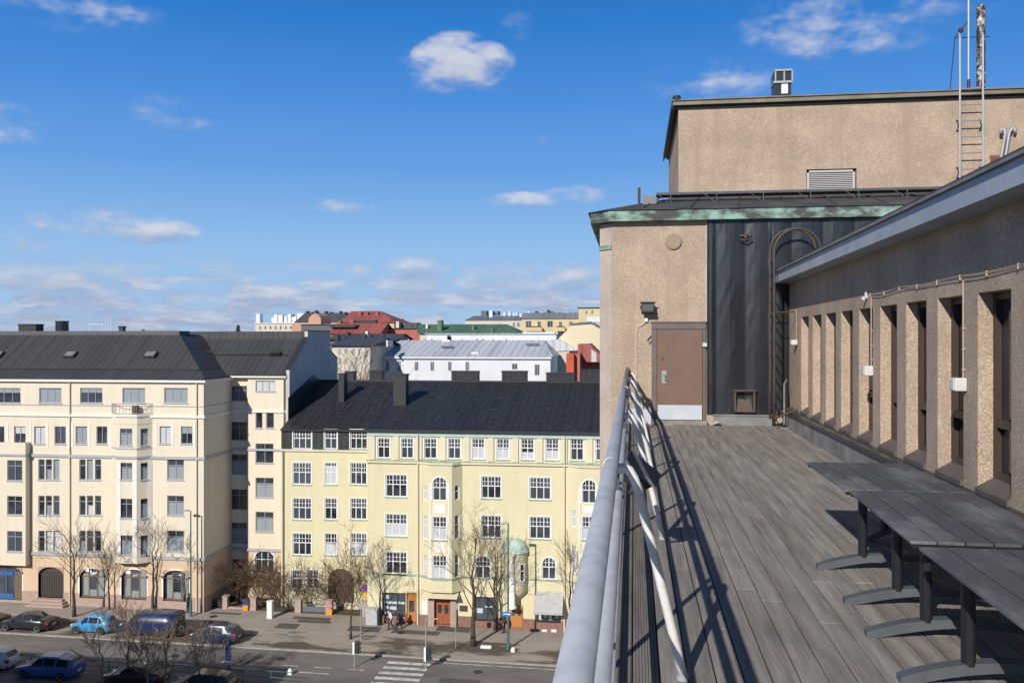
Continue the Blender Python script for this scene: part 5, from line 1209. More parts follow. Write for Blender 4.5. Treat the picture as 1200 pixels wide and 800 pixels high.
o = bg('white_house', 'low long white parapet wall before the green roof', 500, 652, 391.5, 172, 10, whitew, (), ('flat', 390.5, greyroof))
part_box(o, 'roof_unit', 612, 650, 389, 391.5, 174, 3, whitew)
o = bg('green_roof_house', 'house with a long green sheet-metal roof', 492, 607, 391, 185, 18, pale, (), ('hip', 380, greenroof, (490, 594)))
part_box(o, 'chimney', 512.5, 517.5, 375, 389, 187, 2, greenroof); part_box(o, 'chimney', 553, 556, 381, 387, 188, 1.5, greenroof); part_box(o, 'chimney', 575, 578, 385, 389, 187, 1.5, greenroof); part_box(o, 'chimney', 499, 501, 380, 385, 189, 1.5, whitew)
w = [(616, 623, 376, 383), (630, 634, 376.5, 383), (641.5, 648, 376, 383.5), (655, 659, 377, 383), (667, 671, 377, 382), (608, 609.5, 378, 383)]
o = bg('yellow_house', 'long warm-yellow house with balconies and dark roof equipment on the skyline', 611, 690, 373.5, 230, 16, yel2, w, ('flat', 372.5, bluer))
part_box(o, 'roof_storey', 613, 678, 366.5, 372.5, 236, 8, bluer)
for x0, x1, y0, y1 in ((616, 635, 382, 388), (652, 662, 382, 388)): part_box(o, 'balcony', x0, x1, y0 + 1.5, y1, 227.6, 2.3, yel2); part_box(o, 'balcony_railing', x0, x1, y0, y0 + 1.3, 227.7, .2, M['dark_iron'])
for x, y in ((618, 365), (627, 364.5), (637, 366), (645, 365), (655, 366), (662, 365.5), (641, 363)): part_box(o, 'roof_unit', x, x + 3, y, 368, 238, 2, M['dark_iron'] if x % 2 else whitew)
o = bg('yellow_tower_house', 'small yellow attic tower right of the long yellow house, by the terrace block', 678, 703, 361, 226, 9, yel2, [(686, 688.5, 364, 368), (693, 695.5, 363.5, 368)], ('flat', 360, M['dark_iron']))
w = [(601, 603.5, 378, 383), (606, 609, 378, 383)]
o = bg('pale_house', 'pale house with many white vents on its roof, far skyline', 545, 612, 375.5, 250, 14, pale, w, ('mansard', 370, bluer))
part_box(o, 'chimney', 573.5, 577, 363.5, 375, 252, 2, whitew); part_box(o, 'roof_tank', 563.5, 570, 364, 370, 254, 4, bluer); part_box(o, 'roof_tank', 578, 584, 364.5, 369, 254, 4, bluer)
for x, y in ((590, 366), (596, 365), (601, 367), (604, 366), (588, 369), (609, 368)): part_box(o, 'roof_vent', x, x + 2.2, y, 371.5, 253, 2, whitew)
# cream gabled house next to the terrace block
o = thing('cream_house', (-4, 150, 0), 'cream blank gable wall right behind the red house', 'building'); q = MB(); pts = [(655, 396), (671, 380.5), (694, 379), (716, 392), (716, 425), (655, 425)]
q.prism([onY(x, y, 150) for x, y in pts[:4]] + [Vector((onY(716, 425, 150).x, 150, -1)), Vector((onY(655, 425, 150).x, 150, -1))], (0, 14, 0)); q.build('wall', crm2, o)
q = MB(); q.prism([onY(x, y, 149.8) for x, y in ((670, 380.5), (693, 379), (720, 394), (720, 392), (693, 376.5), (670, 378.5))], (0, 14.4, 0)); q.build('roof', bluer, o)
part_box(o, 'roof_unit', 688, 703, 371, 377.5, 155, 4, whitew)
o = thing('red_house', (-6, 118, 0), 'dark red courtyard house with a bright orange-red gable beside the terrace block', 'building')
part_box(o, 'wall', 680, 716, 424, 460, 118, 10, redwall); q = MB(); q.prism([onY(x, y, 112) for x, y in ((663.5, 414), (672.5, 414), (672.5, 470), (663.5, 470))], (0, 3, 0)); q.build('firewall', orange, o)
q = MB(); q.prism([onY(x, y, 116) for x, y in ((677, 424), (677, 403), (690, 402.5), (703, 415), (703, 424))], (0, 9, 0)); q.build('gable', redroof, o)
part_box(o, 'parapet', 680, 716, 423, 427.5, 117.4, .5, orange); q = MB(); q.prism([onY(x, y, 115.9) for x, y in ((693, 424), (693, 409), (699, 414), (699, 424))], (0, .08, 0)); q.build('window', M['blind'], o)
q = MB(); q.box(onY(672.6, 414, 112).x, onY(679, 414, 112).x, 113, 116, 10, onY(675, 414, 112).z - .02); q.build('side_wall', redwall, o)
# dark roofs and cream wall in the middle
w = [(397, 399.5, 409, 415), (404, 406.5, 409, 415), (413, 415.5, 409, 416), (420, 422.5, 409, 416), (397, 399.5, 420, 427), (404, 406.5, 420, 427)]
o = bg('grey_roof_house', 'cream house with dirty grey seam roof between the firewall and the white building', 389, 434, 405, 128, 16, pale, w, ('gable', 396, darkroof))
for x, y, x1 in ((392, 392, 396), (402, 394, 404), (425, 391, 428), (432, 392, 435), (446, 390, 449)): part_box(o, 'chimney', x, x1, y, 399, 138, 1.2, M['dark_iron'])
part_box(o, 'white_firewall', 452.5, 454.3, 398.5, 406, 131, 3, whitew)
o = bg('dark_roof_house', 'house with dark roof terraces below the red roofs', 385, 462, 398, 152, 12, midgrey, [(403, 406, 393, 397)] and (), ('gable', 391, darkroof)); part_box(o, 'chimney', 428, 431, 388, 396, 156, 1.5, whitew); part_box(o, 'chimney', 405, 408, 389, 396, 156, 1.5, M['dark_iron'])
o = bg('red_brick_house', 'red brick house with flat dark roof left of the green roof', 438, 494, 385.5, 196, 14, redwall, (), ('flat', 384.5, M['dark_iron'])); part_box(o, 'roof_storey', 466, 489, 378, 384.4, 202, 4, darkroof); part_box(o, 'chimney', 464, 467.5, 376.5, 384, 200, 2, pale)
o = bg('red_roof_house', 'house with low red sheet roofs in front of the red pyramid roof', 387, 444, 391, 188, 12, redwall, [(392, 396, 386.5, 389)] and (), ('gable', 378.5, redroof)); part_box(o, 'dormer', 387, 416, 380.5, 383.5, 189.5, 4, M['dark_iron']); part_box(o, 'chimney', 396, 399, 376, 381, 194, 2, redroof); part_box(o, 'chimney', 410, 414, 375, 380, 194, 2, redroof)
o = bg('pyramid_roof_house', 'yellow house under a big red pyramid roof on the skyline', 400, 462, 378, 240, 20, yel2, [(446, 450, 380, 384)], ('hip', 364.5, redroof, (412, 446)))
for x in (420, 428, 440): part_box(o, 'chimney', x, x + 3, 366, 375, 246, 2, redroof)
part_box(o, 'dark_dormer', 416, 440, 375, 379, 239, 5, M['dark_iron']); part_box(o, 'side_roof', 452, 465, 373, 385, 252, 8, midgrey)
o = bg('dark_mansard_house', 'dark mansard-roofed house with many roof vents on the skyline', 345, 408, 378, 255, 16, pale, (), ('mansard', 367, darkroof))
for k, x in enumerate((358, 364, 371, 380, 386, 391, 397, 403)): part_box(o, 'roof_vent', x, x + 2.4, 364.5 + (k % 3), 369.5, 259, 2, M['dark_iron'])
o = thing('salmon_gable_house', (-80, 225, 0), 'salmon-pink gabled turret house with a small dark cap', 'building'); q = MB()
q.prism([onY(x, y, 225) for x, y in ((361.5, 379), (361.5, 373), (365, 369), (369, 367), (373, 369), (376, 373), (376, 379))] + [Vector((onY(376, 379, 225).x, 225, -1)), Vector((onY(361.5, 379, 225).x, 225, -1))], (0, 8, 0)); q.build('gable', pink, o)
q = MB(); c = onY(371, 364, 229); q.lathe([(.9, c.z - 1.2), (.8, c.z - .5), (.4, c.z), (0, c.z + .2)], (c.x, 229, 0), 10); q.build('cap', M['dark_iron'], o); part_box(o, 'wing', 342, 392, 379.5, 392, 226, 9, pink)
w = [(304 + k * 6, 306 + k * 6, 382, 386) for k in range(9)]
o = bg('pale_flat_house', 'long pale flat-roofed building at the left end of the skyline', 299, 352, 379, 270, 14, pale, w, ('flat', 378, whitew), wincols=1)
part_box(o, 'chimney', 300, 304.5, 367.5, 378.5, 272, 2.5, whitew)
for x0, x1, y in ((321, 325, 368.5), (326, 331, 369), (333, 336, 370), (337, 341, 368), (342, 347, 371), (348, 356, 367)): part_box(o, 'roof_unit', x0, x1, y, 378, 275, 3, whitew)
part_box(o, 'upper_storey', 318, 348, 372, 378.5, 278, 5, whitew)
o = bg('grey_box_house', 'plain dark grey plant storey behind the stepped firewall', 353, 389, 380.5, 205, 10, midgrey, (), ('flat', 379.8, M['dark_iron']))

# unseen block added beyond the left edge of view, sized to shade the near street
nb = thing('shade_block', (-60, 22, 0), 'grey unseen block added left of the terrace to shade the street', 'building')
q = MB(); q.box(-96, -37.5, 8, 32.4, -1, 18.6); q.build('wall', M['pebble_grey'], nb); q = MB(); q.box(-96.3, -37.2, 7.7, 32.7, 18.6, 18.9); q.build('roof', M['bitumen'], nb)

# =================================================================== FENCE AND GARDEN
def gpt(x, y): return onG(x, y, .12)
FNY = 77.55
fn = thing('garden_fence', (-30, FNY, 0), 'pinkish granite garden fence with pillars, low wall and iron gates before the set-back houses', 'fence')
PF = Plane((0, FNY), (1, 0)); pxs = [(262, 267.5), (294.5, 301), (346.5, 353.5), (382.5, 389.5), (425, 431)]
for x0, x1 in pxs:
    a, b = onY(x0, 600, FNY).x, onY(x1, 600, FNY).x; q = MB(); q.box(a, b, FNY - .25, FNY + .25, -.3, onY(300, 700, FNY).z); q.prism([(a - .05, FNY - .3, onY(300, 700, FNY).z), (b + .05, FNY - .3, onY(300, 700, FNY).z), (b + .05, FNY + .3, onY(300, 700, FNY).z), (a - .05, FNY + .3, onY(300, 700, FNY).z)], (0, 0, .1)); q.build('pillar', M['granite'], fn)
zlw = onY(300, 718, FNY).z
for i, (x0, x1) in enumerate(((267.5, 294.5), (301, 346.5), (389.5, 425))):
    a, b = onY(x0, 600, FNY).x + .005, onY(x1, 600, FNY).x - .005; q = MB(); q.box(a, b, FNY - .15, FNY + .15, -.3, zlw + (.5 if i == 0 else 0)); q.build('low_wall', M['granite'], fn)
    if i:
        q = MB(); zt = onY(300, 704, FNY).z
        q.tube([(a, FNY, zt), (b, FNY, zt)], .025, 5); q.tube([(a, FNY, zlw + .15), (b, FNY, zlw + .15)], .02, 5); n = int((b - a) / .16)
        for k in range(1, n): X = a + (b - a) * k / n; q.tube([(X, FNY, zlw), (X, FNY, zt + .12)], .012, 4)
        q.build('railing', M['dark_iron'], fn)
def gate(x0, x1, m, nm='gate'):
    a, b = onY(x0, 600, FNY).x + .05, onY(x1, 600, FNY).x - .05; z0, z1 = gz(a) + .2, onY(300, 704, FNY).z; q = MB()
    for z in (z0, z0 + .45, z1 - .1): q.box(a, b, FNY - .025, FNY + .025, z, z + .05)
    n = int((b - a) / .14)
    for k in range(n + 1): X = a + (b - a) * k / n; q.box(X - .012, X + .012, FNY - .02, FNY + .02, z0, z1 + .12 * math.sin(math.pi * k / n))
    q.box(a, b, FNY - .012, FNY + .012, z0 + .051, z0 + .449); q.build(nm, m, fn)
gate(353.5, 382.5, mat('grey_gate_paint', (.13, .145, .165), .5)); gate(245, 262, M['dark_iron'])
for x, yy, lab, c1 in ((287.5, 702, 'sign with a blue disc over an orange panel on the left garden wall', (.03, .05, .25)), (386, 706, 'sign with a pink disc over an orange panel on the gate pillar', (.5, .2, .3))):
    p = onY(x, yy, FNY - .32); s = thing('fence_sign', (p.x, FNY - .3, p.z - 1), lab, 'sign', 'parking signs on the garden fence'); q = MB(); q.lathe([(0, -.02), (.26, -.02), (.26, .02), (0, .02)], (p.x, FNY - .33, p.z - .25), 16, 'y'); q.build('disc', mat('sign_disc', c1, .5), s); q = MB(); q.box(p.x - .24, p.x + .24, FNY - .345, FNY - .32, p.z - 1.1, p.z - .53); q.build('panel', mat('sign_orange', (.62, .30, .02), .5), s); q = MB(); q.tube([(p.x, FNY - .3, .0), (p.x, FNY - .3, p.z)], .03, 6); q.build('post', M['pole_grey'], s)
p = onY(427.5, 688, 76.4); s = thing('no_parking_sign', (p.x, 76.4, gz(p.x)), 'round blue and red traffic sign on a thin post by the bare trees', 'sign'); q = MB(); q.lathe([(0, -.03), (.33, -.03), (.33, .0), (0, 0)], (p.x, 76.4, p.z), 18, 'y'); d_ = q.build('disc', mat('sign_red', (.45, .03, .03), .5), s)
q = MB(); q.lathe([(0, -.036), (.25, -.036), (.25, -.031)], (p.x, 76.4, p.z), 18, 'y'); q.build('face', mat('sign_blue', (.03, .06, .38), .5), d_); q = MB(); q.box(p.x - .26, p.x + .26, 76.37, 76.4, p.z - .85, p.z - .42); q.build('panel', mat('sign_yellow', (.55, .36, .05), .5), s); q = MB(); q.tube([(p.x, 76.42, gz(p.x)), (p.x, 76.42, p.z + .3)], .03, 6); q.build('post', M['pole_grey'], s)
# stone steps left of the fence
v = MB(); a, b = onY(244, 600, 78).x, onY(262, 600, 78).x
for k in range(7): v.box(a, b, 77.7 + .3 * k, 81.4, -.2 + .0, .2 + .17 * k)
tag(v.build('stone_steps', M['pebble_grey'], None, off=((a + b) / 2, 78, 0)), 'grey stone steps climbing between the cream corner building and the garden fence', 'steps')

# =================================================================== TREES AND SHRUBS (bare, early spring)
def grow(mb, p, d, L_, r, lev, rng, up=.25, spread=.55, nseg=3, twig_n=3, maxlev=4, mr=.012):
    pts = [p]; rs = [r]; q = p.copy(); dd = d.copy()
    for i in range(nseg):
        dd = (dd + Vector((rng.gauss(0, .14), rng.gauss(0, .14), rng.gauss(0, .1) + up * .18))).normalized(); q = q + dd * (L_ / nseg); pts.append(q.copy()); rs.append(max(r * (1 - .55 * (i + 1) / nseg), mr))
    mb.tube(pts, rs, 6 if lev == 0 else (5 if lev == 1 else 3), cap=lev < 2)
    if lev >= maxlev: return
    k = rng.choice((3, 4)) if lev < 2 else twig_n
    for i in range(k):
        t = rng.uniform(.35, 1) if i else 1.0; f = t * nseg; j = min(int(f), nseg - 1); o = pts[j].lerp(pts[j + 1], f - j)
        a = rng.uniform(0, 2 * math.pi); s = dd.orthogonal().normalized(); s = Matrix.Rotation(a, 3, dd) @ s
        nd = (dd + s * spread * rng.uniform(.6, 1.5) + Vector((0, 0, up * .4))).normalized()
        grow(mb, o, nd, L_ * rng.uniform(.55, .8), max(rs[j] * .6, mr), lev + 1, rng, up, spread, nseg, twig_n, maxlev, mr)
def bare_tree(X, Y, h, label, seed, trunk_h=.32, r=.12, spread=.55, group='bare trees along the pavement', maxlev=4, nmain=6, name='bare_tree', lift=.1, up=.3, twig='twig', mr=.0095, lean=(0, 0)):
    rng = random.Random(seed); z0 = gz(X) + lift; t = thing(name, (X, Y, z0), label, 'tree', group)
    mb = MB(); pts = []; rs = []; n = 7
    for i in range(n + 1): f = i / n; pts.append(Vector((X + lean[0] * f * h + rng.gauss(0, .03) * i * .5, Y + lean[1] * f * h + rng.gauss(0, .03) * i * .5, z0 - .1 + f * h * .72))); rs.append(r * (1 - .75 * f) + .012)
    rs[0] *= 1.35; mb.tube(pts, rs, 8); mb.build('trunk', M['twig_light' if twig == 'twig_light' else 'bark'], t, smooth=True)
    mb = MB()
    for i in range(nmain):
        f = trunk_h / .72 + (1 - trunk_h / .72) * (i + .5) / nmain; j = min(int(f * n), n - 1); o = pts[j].lerp(pts[j + 1], f * n - j); a = i * 2.4 + rng.uniform(-.5, .5); el_ = rng.uniform(.7, 1.1)
        grow(mb, o, Vector((math.cos(a) * math.cos(el_), math.sin(a) * math.cos(el_), math.sin(el_))), h * (.34 - .13 * (i / nmain)), max(rs[j] * .42, .018), 1, rng, up, spread, 3, 3, maxlev, mr)
    grow(mb, pts[-1], Vector((0, 0, 1)), h * .26, rs[-1], 1, rng, up, spread, 3, 3, maxlev, mr)
    mb.build('crown', M[twig], t); return t
def treepx(x, ybase, ytop, label, seed, **k):
    p = onG(x, ybase, .1); s = p.y / ray(x, HOR).y; h = (ybase - ytop) * s; return bare_tree(p.x, p.y, h * .98, label, seed, **k)
treepx(87, 722, 618, 'bare tree between the black saloon car and the bright blue hatchback', 1, r=.15, nmain=8)
treepx(128, 714, 640, 'slender bare tree behind the bright blue hatchback', 2, r=.09)
treepx(179, 716, 616, 'bare tree behind the dark blue van', 3, r=.14, nmain=8)
treepx(215, 716, 640, 'small bare tree beside the teal lamp post at the cream corner', 4, r=.07)
treepx(411, 748, 640, 'bare crooked young tree before the brown arched passage', 5, r=.09, nmain=8, spread=.65, lean=(.01, 0))
treepx(446, 732, 650, 'thin bare tree beside the pale utility cabinet', 6, r=.10, nmain=5)
treepx(554.5, 756, 622, 'thick-trunked bare tree before the yellow facade, left of the teal lamp post', 7, r=.21, nmain=10, trunk_h=.24)
treepx(580, 738, 628, 'bare tree close to the facade behind the thick-trunked one', 8, r=.13, nmain=8)
treepx(668, 745, 640, 'bare tree before the awning shop, half hidden by the handrail', 9, r=.12)
treepx(150, 800, 712, 'bare tree in front of the street at the lower left, thickest of the near ones', 21, r=.12, group='bare tree tops at the bottom left', nmain=8, lift=.02, mr=.012, twig='twig_light', trunk_h=.2)
treepx(120, 810, 726, 'low bare tree top right of the blue car with the white roof', 22, r=.08, group='bare tree tops at the bottom left', nmain=8, lift=.02, mr=.012, twig='twig_light', trunk_h=.15)
treepx(194, 812, 732, 'bare many-stemmed tree in the middle of the lower left group', 23, r=.09, group='bare tree tops at the bottom left', nmain=9, lift=.02, mr=.012, twig='twig_light', trunk_h=.12)
treepx(232, 812, 736, 'bare tree at the right end of the lower left group', 24, r=.09, group='bare tree tops at the bottom left', nmain=9, lift=.02, mr=.012, twig='twig_light', trunk_h=.12)
treepx(172, 815, 742, 'lowest bare tree top between the dark cars at the bottom left', 25, r=.07, group='bare tree tops at the bottom left', nmain=8, lift=.02, mr=.012, twig='twig_light', trunk_h=.12)
def shrub(X, Y, w, h, label, seed, n=26, group='bare shrubs behind the garden fence'):
    rng = random.Random(seed); z0 = gz(X) + .13; t = thing('bare_shrub', (X, Y, z0), label, 'shrub', group); q = MB()
    for i in range(5): a = i * 1.26; q.tube([(X, Y, z0), (X + .25 * w * math.cos(a), Y + .25 * w * math.sin(a), z0 + h * .35)], [.04, .02], 5)
    q.build('stem', M['bark'], t); q = MB()
    for i in range(int(n * .72)):
        a = rng.uniform(0, 6.283); rr = w * .5 * math.sqrt(rng.random()) * .8; o = Vector((X + rr * math.cos(a), Y + rr * math.sin(a) * .6, z0 + rng.uniform(0, h * .35)))
        grow(q, o, Vector((math.cos(a) * .5, math.sin(a) * .4, 1)).normalized(), h * rng.uniform(.3, .5), .02, 2, rng, .15, .8, 3, 4, 4, .013)
    q.build('twigs', M['shrub'], t)
def shrubpx(x, ytop, w, label, seed, n=26, Y=78.6):
    X = onY(x, 700, Y).x; h = onY(x, ytop, Y).z - gz(X) - .13; shrub(X, Y, w, h, label, seed, n)
shrubpx(280, 652, 3.0, 'dense bare shrub in the shaded corner of the cream wing', 31, 34, 79.2)
shrubpx(310, 656, 3.6, 'bare shrub under the arched window of the set-back wing', 32, 40)
shrubpx(338, 655, 3.4, 'bare shrub between the set-back wing and the yellow house windows', 33, 40)
shrubpx(362, 676, 2.6, 'low bare shrub behind the grey gate', 34, 26)
shrubpx(399, 655, 3.6, 'large bare shrub in front of the brown arched passage', 35, 44)
shrubpx(422, 650, 3.0, 'tall bare shrub right of the brown arched passage', 36, 36)
for x, y0, lab, sd, Y in ((404, 407, 'pale bare trees in the courtyard before the cream house wall', 41, 112), (425, 405, 'bare courtyard tree at the left corner of the white building', 42, 114)):
    X = onY(x, y0, Y).x; zt = onY(x, y0, Y).z; bare_tree(X, Y, (zt + .6) * .80, lab if sd == 42 else 'pale bare tree in the courtyard before the cream house wall', sd, r=.28, group='courtyard trees', nmain=8, lift=0, mr=.02, trunk_h=.4)
# conifer on the skyline
X, Y = onY(279, 390, 180).x, 180; zt = onY(279, 381, 180).z; t = thing('conifer_tree', (X, Y, 0), 'single dark conifer top showing above the cream building roof', 'tree'); q = MB(); q.tube([(X, Y, 0), (X, Y, zt - .5)], [.4, .05], 8); q.build('trunk', M['bark'], t); q = MB(); rg = random.Random(3)
for i in range(900):
    f = rg.random() ** .8; z = zt - f * 9; a = rg.uniform(0, 6.283); rr = f * 3.2 * rg.uniform(.5, 1.05) + .08; o = Vector((X + rr * math.cos(a), Y + rr * math.sin(a), z)); s = .35
    q.face([o, o + Vector((rg.uniform(-s, s), rg.uniform(-s, s), -.1 - rg.random() * .3)), o + Vector((rg.uniform(-s, s), rg.uniform(-s, s), .2))])
q.build('crown', M['conifer'], t)

# =================================================================== STREET FURNITURE
def lamp(x, ybase, ytop, label, arm_dx, teal=True):
    p = onG(x, ybase, .1); s = p.y / ray(x, HOR).y; zt = CZ + (HOR - ytop) * s; m = M['pole_teal']
    t = thing('street_lamp', (p.x, p.y, p.z), label, 'street lamp', 'teal street lamps')
    q = MB(); q.tube([(p.x, p.y, p.z - .1), (p.x, p.y, p.z + 1.4), (p.x, p.y, p.z + 1.41), (p.x, p.y, zt)], [.13, .12, .085, .055], 10); q.build('pole', m, t)
    q = MB(); q.tube([(p.x, p.y, zt - .05), (p.x + arm_dx * .5, p.y, zt + .06), (p.x + arm_dx, p.y, zt + .04)], .035, 6); q.build('arm', m, t)
    q = MB(); q.box(p.x + arm_dx - .3, p.x + arm_dx + .3, p.y - .13, p.y + .13, zt - .06, zt + .06); q.build('lamp_head', M['pole_grey'], t, bevel=.03); return p, t
lamp(223.5, 722, 598, 'teal street lamp at the cream corner building, behind the van', -.5)
pL, tL = lamp(595.5, 760, 613, 'tall teal street lamp in front of the yellow building entrance turret', -.25)
# blue arrow sign on it (a separate plate)
p = onY(594, 719, pL.y - .15); s = thing('direction_sign', (p.x, p.y, p.z), 'blue sign with white arrow on the teal lamp post before the turret', 'sign'); q = MB(); q.prism([(p.x - .42, p.y, p.z - .17), (p.x + .3, p.y, p.z - .17), (p.x + .46, p.y, p.z), (p.x + .3, p.y, p.z + .17), (p.x - .42, p.y, p.z + .17)], (0, .03, 0)); q.build('plate', mat('sign_bright_blue', (.03, .16, .52), .5), s); q = MB(); q.prism([(p.x - .3, p.y - .004, p.z - .03), (p.x + .1, p.y - .004, p.z - .03), (p.x + .1, p.y - .004, p.z - .1), (p.x + .32, p.y - .004, p.z), (p.x + .1, p.y - .004, p.z + .1), (p.x + .1, p.y - .004, p.z + .03), (p.x - .3, p.y - .004, p.z + .03)], (0, .003, 0)); q.build('arrow', M['win_white'], s)
def signal(x, ytop, yh0, yh1, Y, label, arm=0, bothdir=False):
    p = onY(x, 900, Y); s = Y / ray(x, HOR).y; zt = CZ + (HOR - ytop) * s; z0, z1 = CZ + (HOR - yh1) * s, CZ + (HOR - yh0) * s; g0 = gz(p.x)
    t = thing('traffic_light', (p.x, Y, g0), label, 'traffic light', 'traffic lights at the crossing'); q = MB(); q.tube([(p.x, Y, g0 - .1), (p.x, Y, zt)], .055, 8); q.build('pole', M['pole_grey'], t)
    q = MB(); q.box(p.x + .07, p.x + .36, Y - .12, Y + .16, z0, z1); q.build('signal_head', M['dark_iron'], t, bevel=.03); q = MB()
    for k in range(3): zc = z0 + (z1 - z0) * (k + .5) / 3; q = MB(); q.lathe([(.085, 0), (.1, .12)], (p.x + .36, Y + .02, zc), 10, 'x'); q.build('visor', M['dark_iron'], t)
    q = MB(); q.box(p.x - .12, p.x + .04, Y - .16, Y - .07, z0 - .05, z1 - .02); q.build('back_plate', M['offwhite'], t)
    if arm: q = MB(); q.tube([(p.x, Y, zt - .05), (p.x + arm, Y, zt - .03)], .035, 6); q.box(p.x + arm * .3, p.x + arm, Y - .06, Y + .06, zt - .05, zt + .03); q.build('arm', M['pole_grey'], t)
signal(499, 724, 757, 773, 66.2, 'taller traffic light with a short top arm, before the zebra crossing', .95)
signal(415.5, 750, 751, 765, 65.6, 'shorter traffic light at the left of the zebra crossing', 0)
p = onY(340, 790, 63.5); v = thing('parking_meter', (p.x, 63.5, gz(p.x)), 'white-headed parking meter at the bottom edge of the street', 'parking meter'); q = MB(); q.tube([(p.x, 63.5, gz(p.x)), (p.x, 63.5, p.z)], .05, 8); q.build('post', M['pole_grey'], v); q = MB(); q.box(p.x - .16, p.x + .16, 63.35, 63.65, p.z - .45, p.z + .35); q.lathe([(.16, p.z + .35), (.1, p.z + .46), (0, p.z + .48)], (p.x, 63.5, 0), 10); q.build('head', M['win_white'], v, bevel=.04)
def cabinet(x0, x1, y0, y1, label, m, d=.5):
    a = onG(x0, y1, .11); b = onG(x1, y1, .11); s = a.y / ray(x0, HOR).y; zt = CZ + (HOR - y0) * s; t = thing('utility_cabinet', ((a.x + b.x) / 2, a.y, a.z), label, 'utility cabinet', 'utility cabinets on the pavement'); q = MB(); q.box(a.x, b.x, a.y, a.y + d, a.z - .02, zt - .08); q.build('body', m, t, bevel=.02); q = MB(); q.box(a.x - .03, b.x + .03, a.y - .03, a.y + d + .03, zt - .08, zt); q.build('lid', m, t); q = MB(); c = (a.x + b.x) / 2; q.box(a.x + .06, c - .02, a.y - .014, a.y - .001, a.z + .12, zt - .16); q.box(c + .02, b.x - .06, a.y - .014, a.y - .001, a.z + .12, zt - .16); q.build('door', m, t)
cabinet(312.5, 319, 704, 724.5, 'tall narrow white cabinet before the garden fence', M['win_white'], .4)
cabinet(428.5, 442.5, 712.5, 731.5, 'broad pale grey cabinet beside the thin tree and shop window', mat('cabinet_grey', (.50, .51, .52), .6, 0, (.36, .37, .38), 4), .6)
def thin_pole(x, yb_, yt, label, panel=None, Y=None):
    p = onG(x, yb_, .1); s = p.y / ray(x, HOR).y; zt = CZ + (HOR - yt) * s; t = thing('sign_post', (p.x, p.y, p.z), label, 'sign post'); q = MB(); q.tube([(p.x, p.y, p.z), (p.x, p.y, zt)], .035, 6); q.build('post', M['pole_grey'], t)
    q = MB(); q.box(p.x - .2, p.x + .2, p.y - .05, p.y - .036, zt - .5, zt - .05); q.build('plate', panel or M['pole_grey'], t)
thin_pole(534, 759, 706, 'thin grey sign post left of the thick-trunked tree'); thin_pole(422.5, 752, 706, 'thin sign post beside the crooked young tree')
p = onY(268, 778, 63.4); s = thing('street_sign', (p.x, 63.4, gz(p.x)), 'dark blue street sign board on a post, at the lower left', 'sign'); q = MB(); q.tube([(p.x, 63.4, gz(p.x)), (p.x, 63.4, onY(268, 755, 63.4).z)], .05, 7); q.build('post', M['dark_iron'], s); q = MB(); q.box(p.x - .22, p.x + .22, 63.3, 63.34, onY(268, 773, 63.4).z, onY(268, 755, 63.4).z); q.build('board', mat('sign_navy', (.02, .03, .10), .5), s); q = MB(); q.box(p.x - .32, p.x + .32, 63.29, 63.34, onY(268, 778, 63.4).z, onY(268, 774, 63.4).z); q.build('plate', M['win_white'], s)
for x, y, lab in ((570, 758.5, 'white crumpled bag on the pavement beside the thick-trunked tree'), (601.5, 762.5, 'small white stone block at the foot of the tall teal lamp')):
    p = onG(x, y, .1); q = MB(); rg = random.Random(int(x)); n = 8
    for k in range(3 if x < 600 else 1): q.lathe([(0, 0), (.2, .02), (.22, .12), (.12, .24), (0, .26)] if x < 600 else [(0, 0), (.2, 0), (.17, .28), (.08, .36), (0, .37)], (p.x + (k - 1) * .28 if x < 600 else p.x, p.y + rg.uniform(-.15, .15), p.z), 9)
    tag(q.build('plastic_bag' if x < 600 else 'stone_block', M['win_white'], None, off=p), lab, 'bag' if x < 600 else 'stone')
# low metal rail at the lower left
rl2 = thing('street_railing', (-36, 61.2, 0), 'dark tube railing along the lower left street edge', 'railing')
X0, X1 = onG(0, 799).x - 12, onG(345, 801).x; q = MB()
for z in (1.05, .6, .2): q.tube([(X0, 61.2, gz(X0) + z), (X1, 61.2, gz(X1) + z)], .028, 6)
q.build('rail', M['pole_teal'], rl2)
k = X0
while k < X1: q = MB(); q.tube([(k, 61.2, gz(k)), (k, 61.2, gz(k) + 1.08)], .035, 6); q.build('post', M['pole_teal'], rl2); k += 2.1

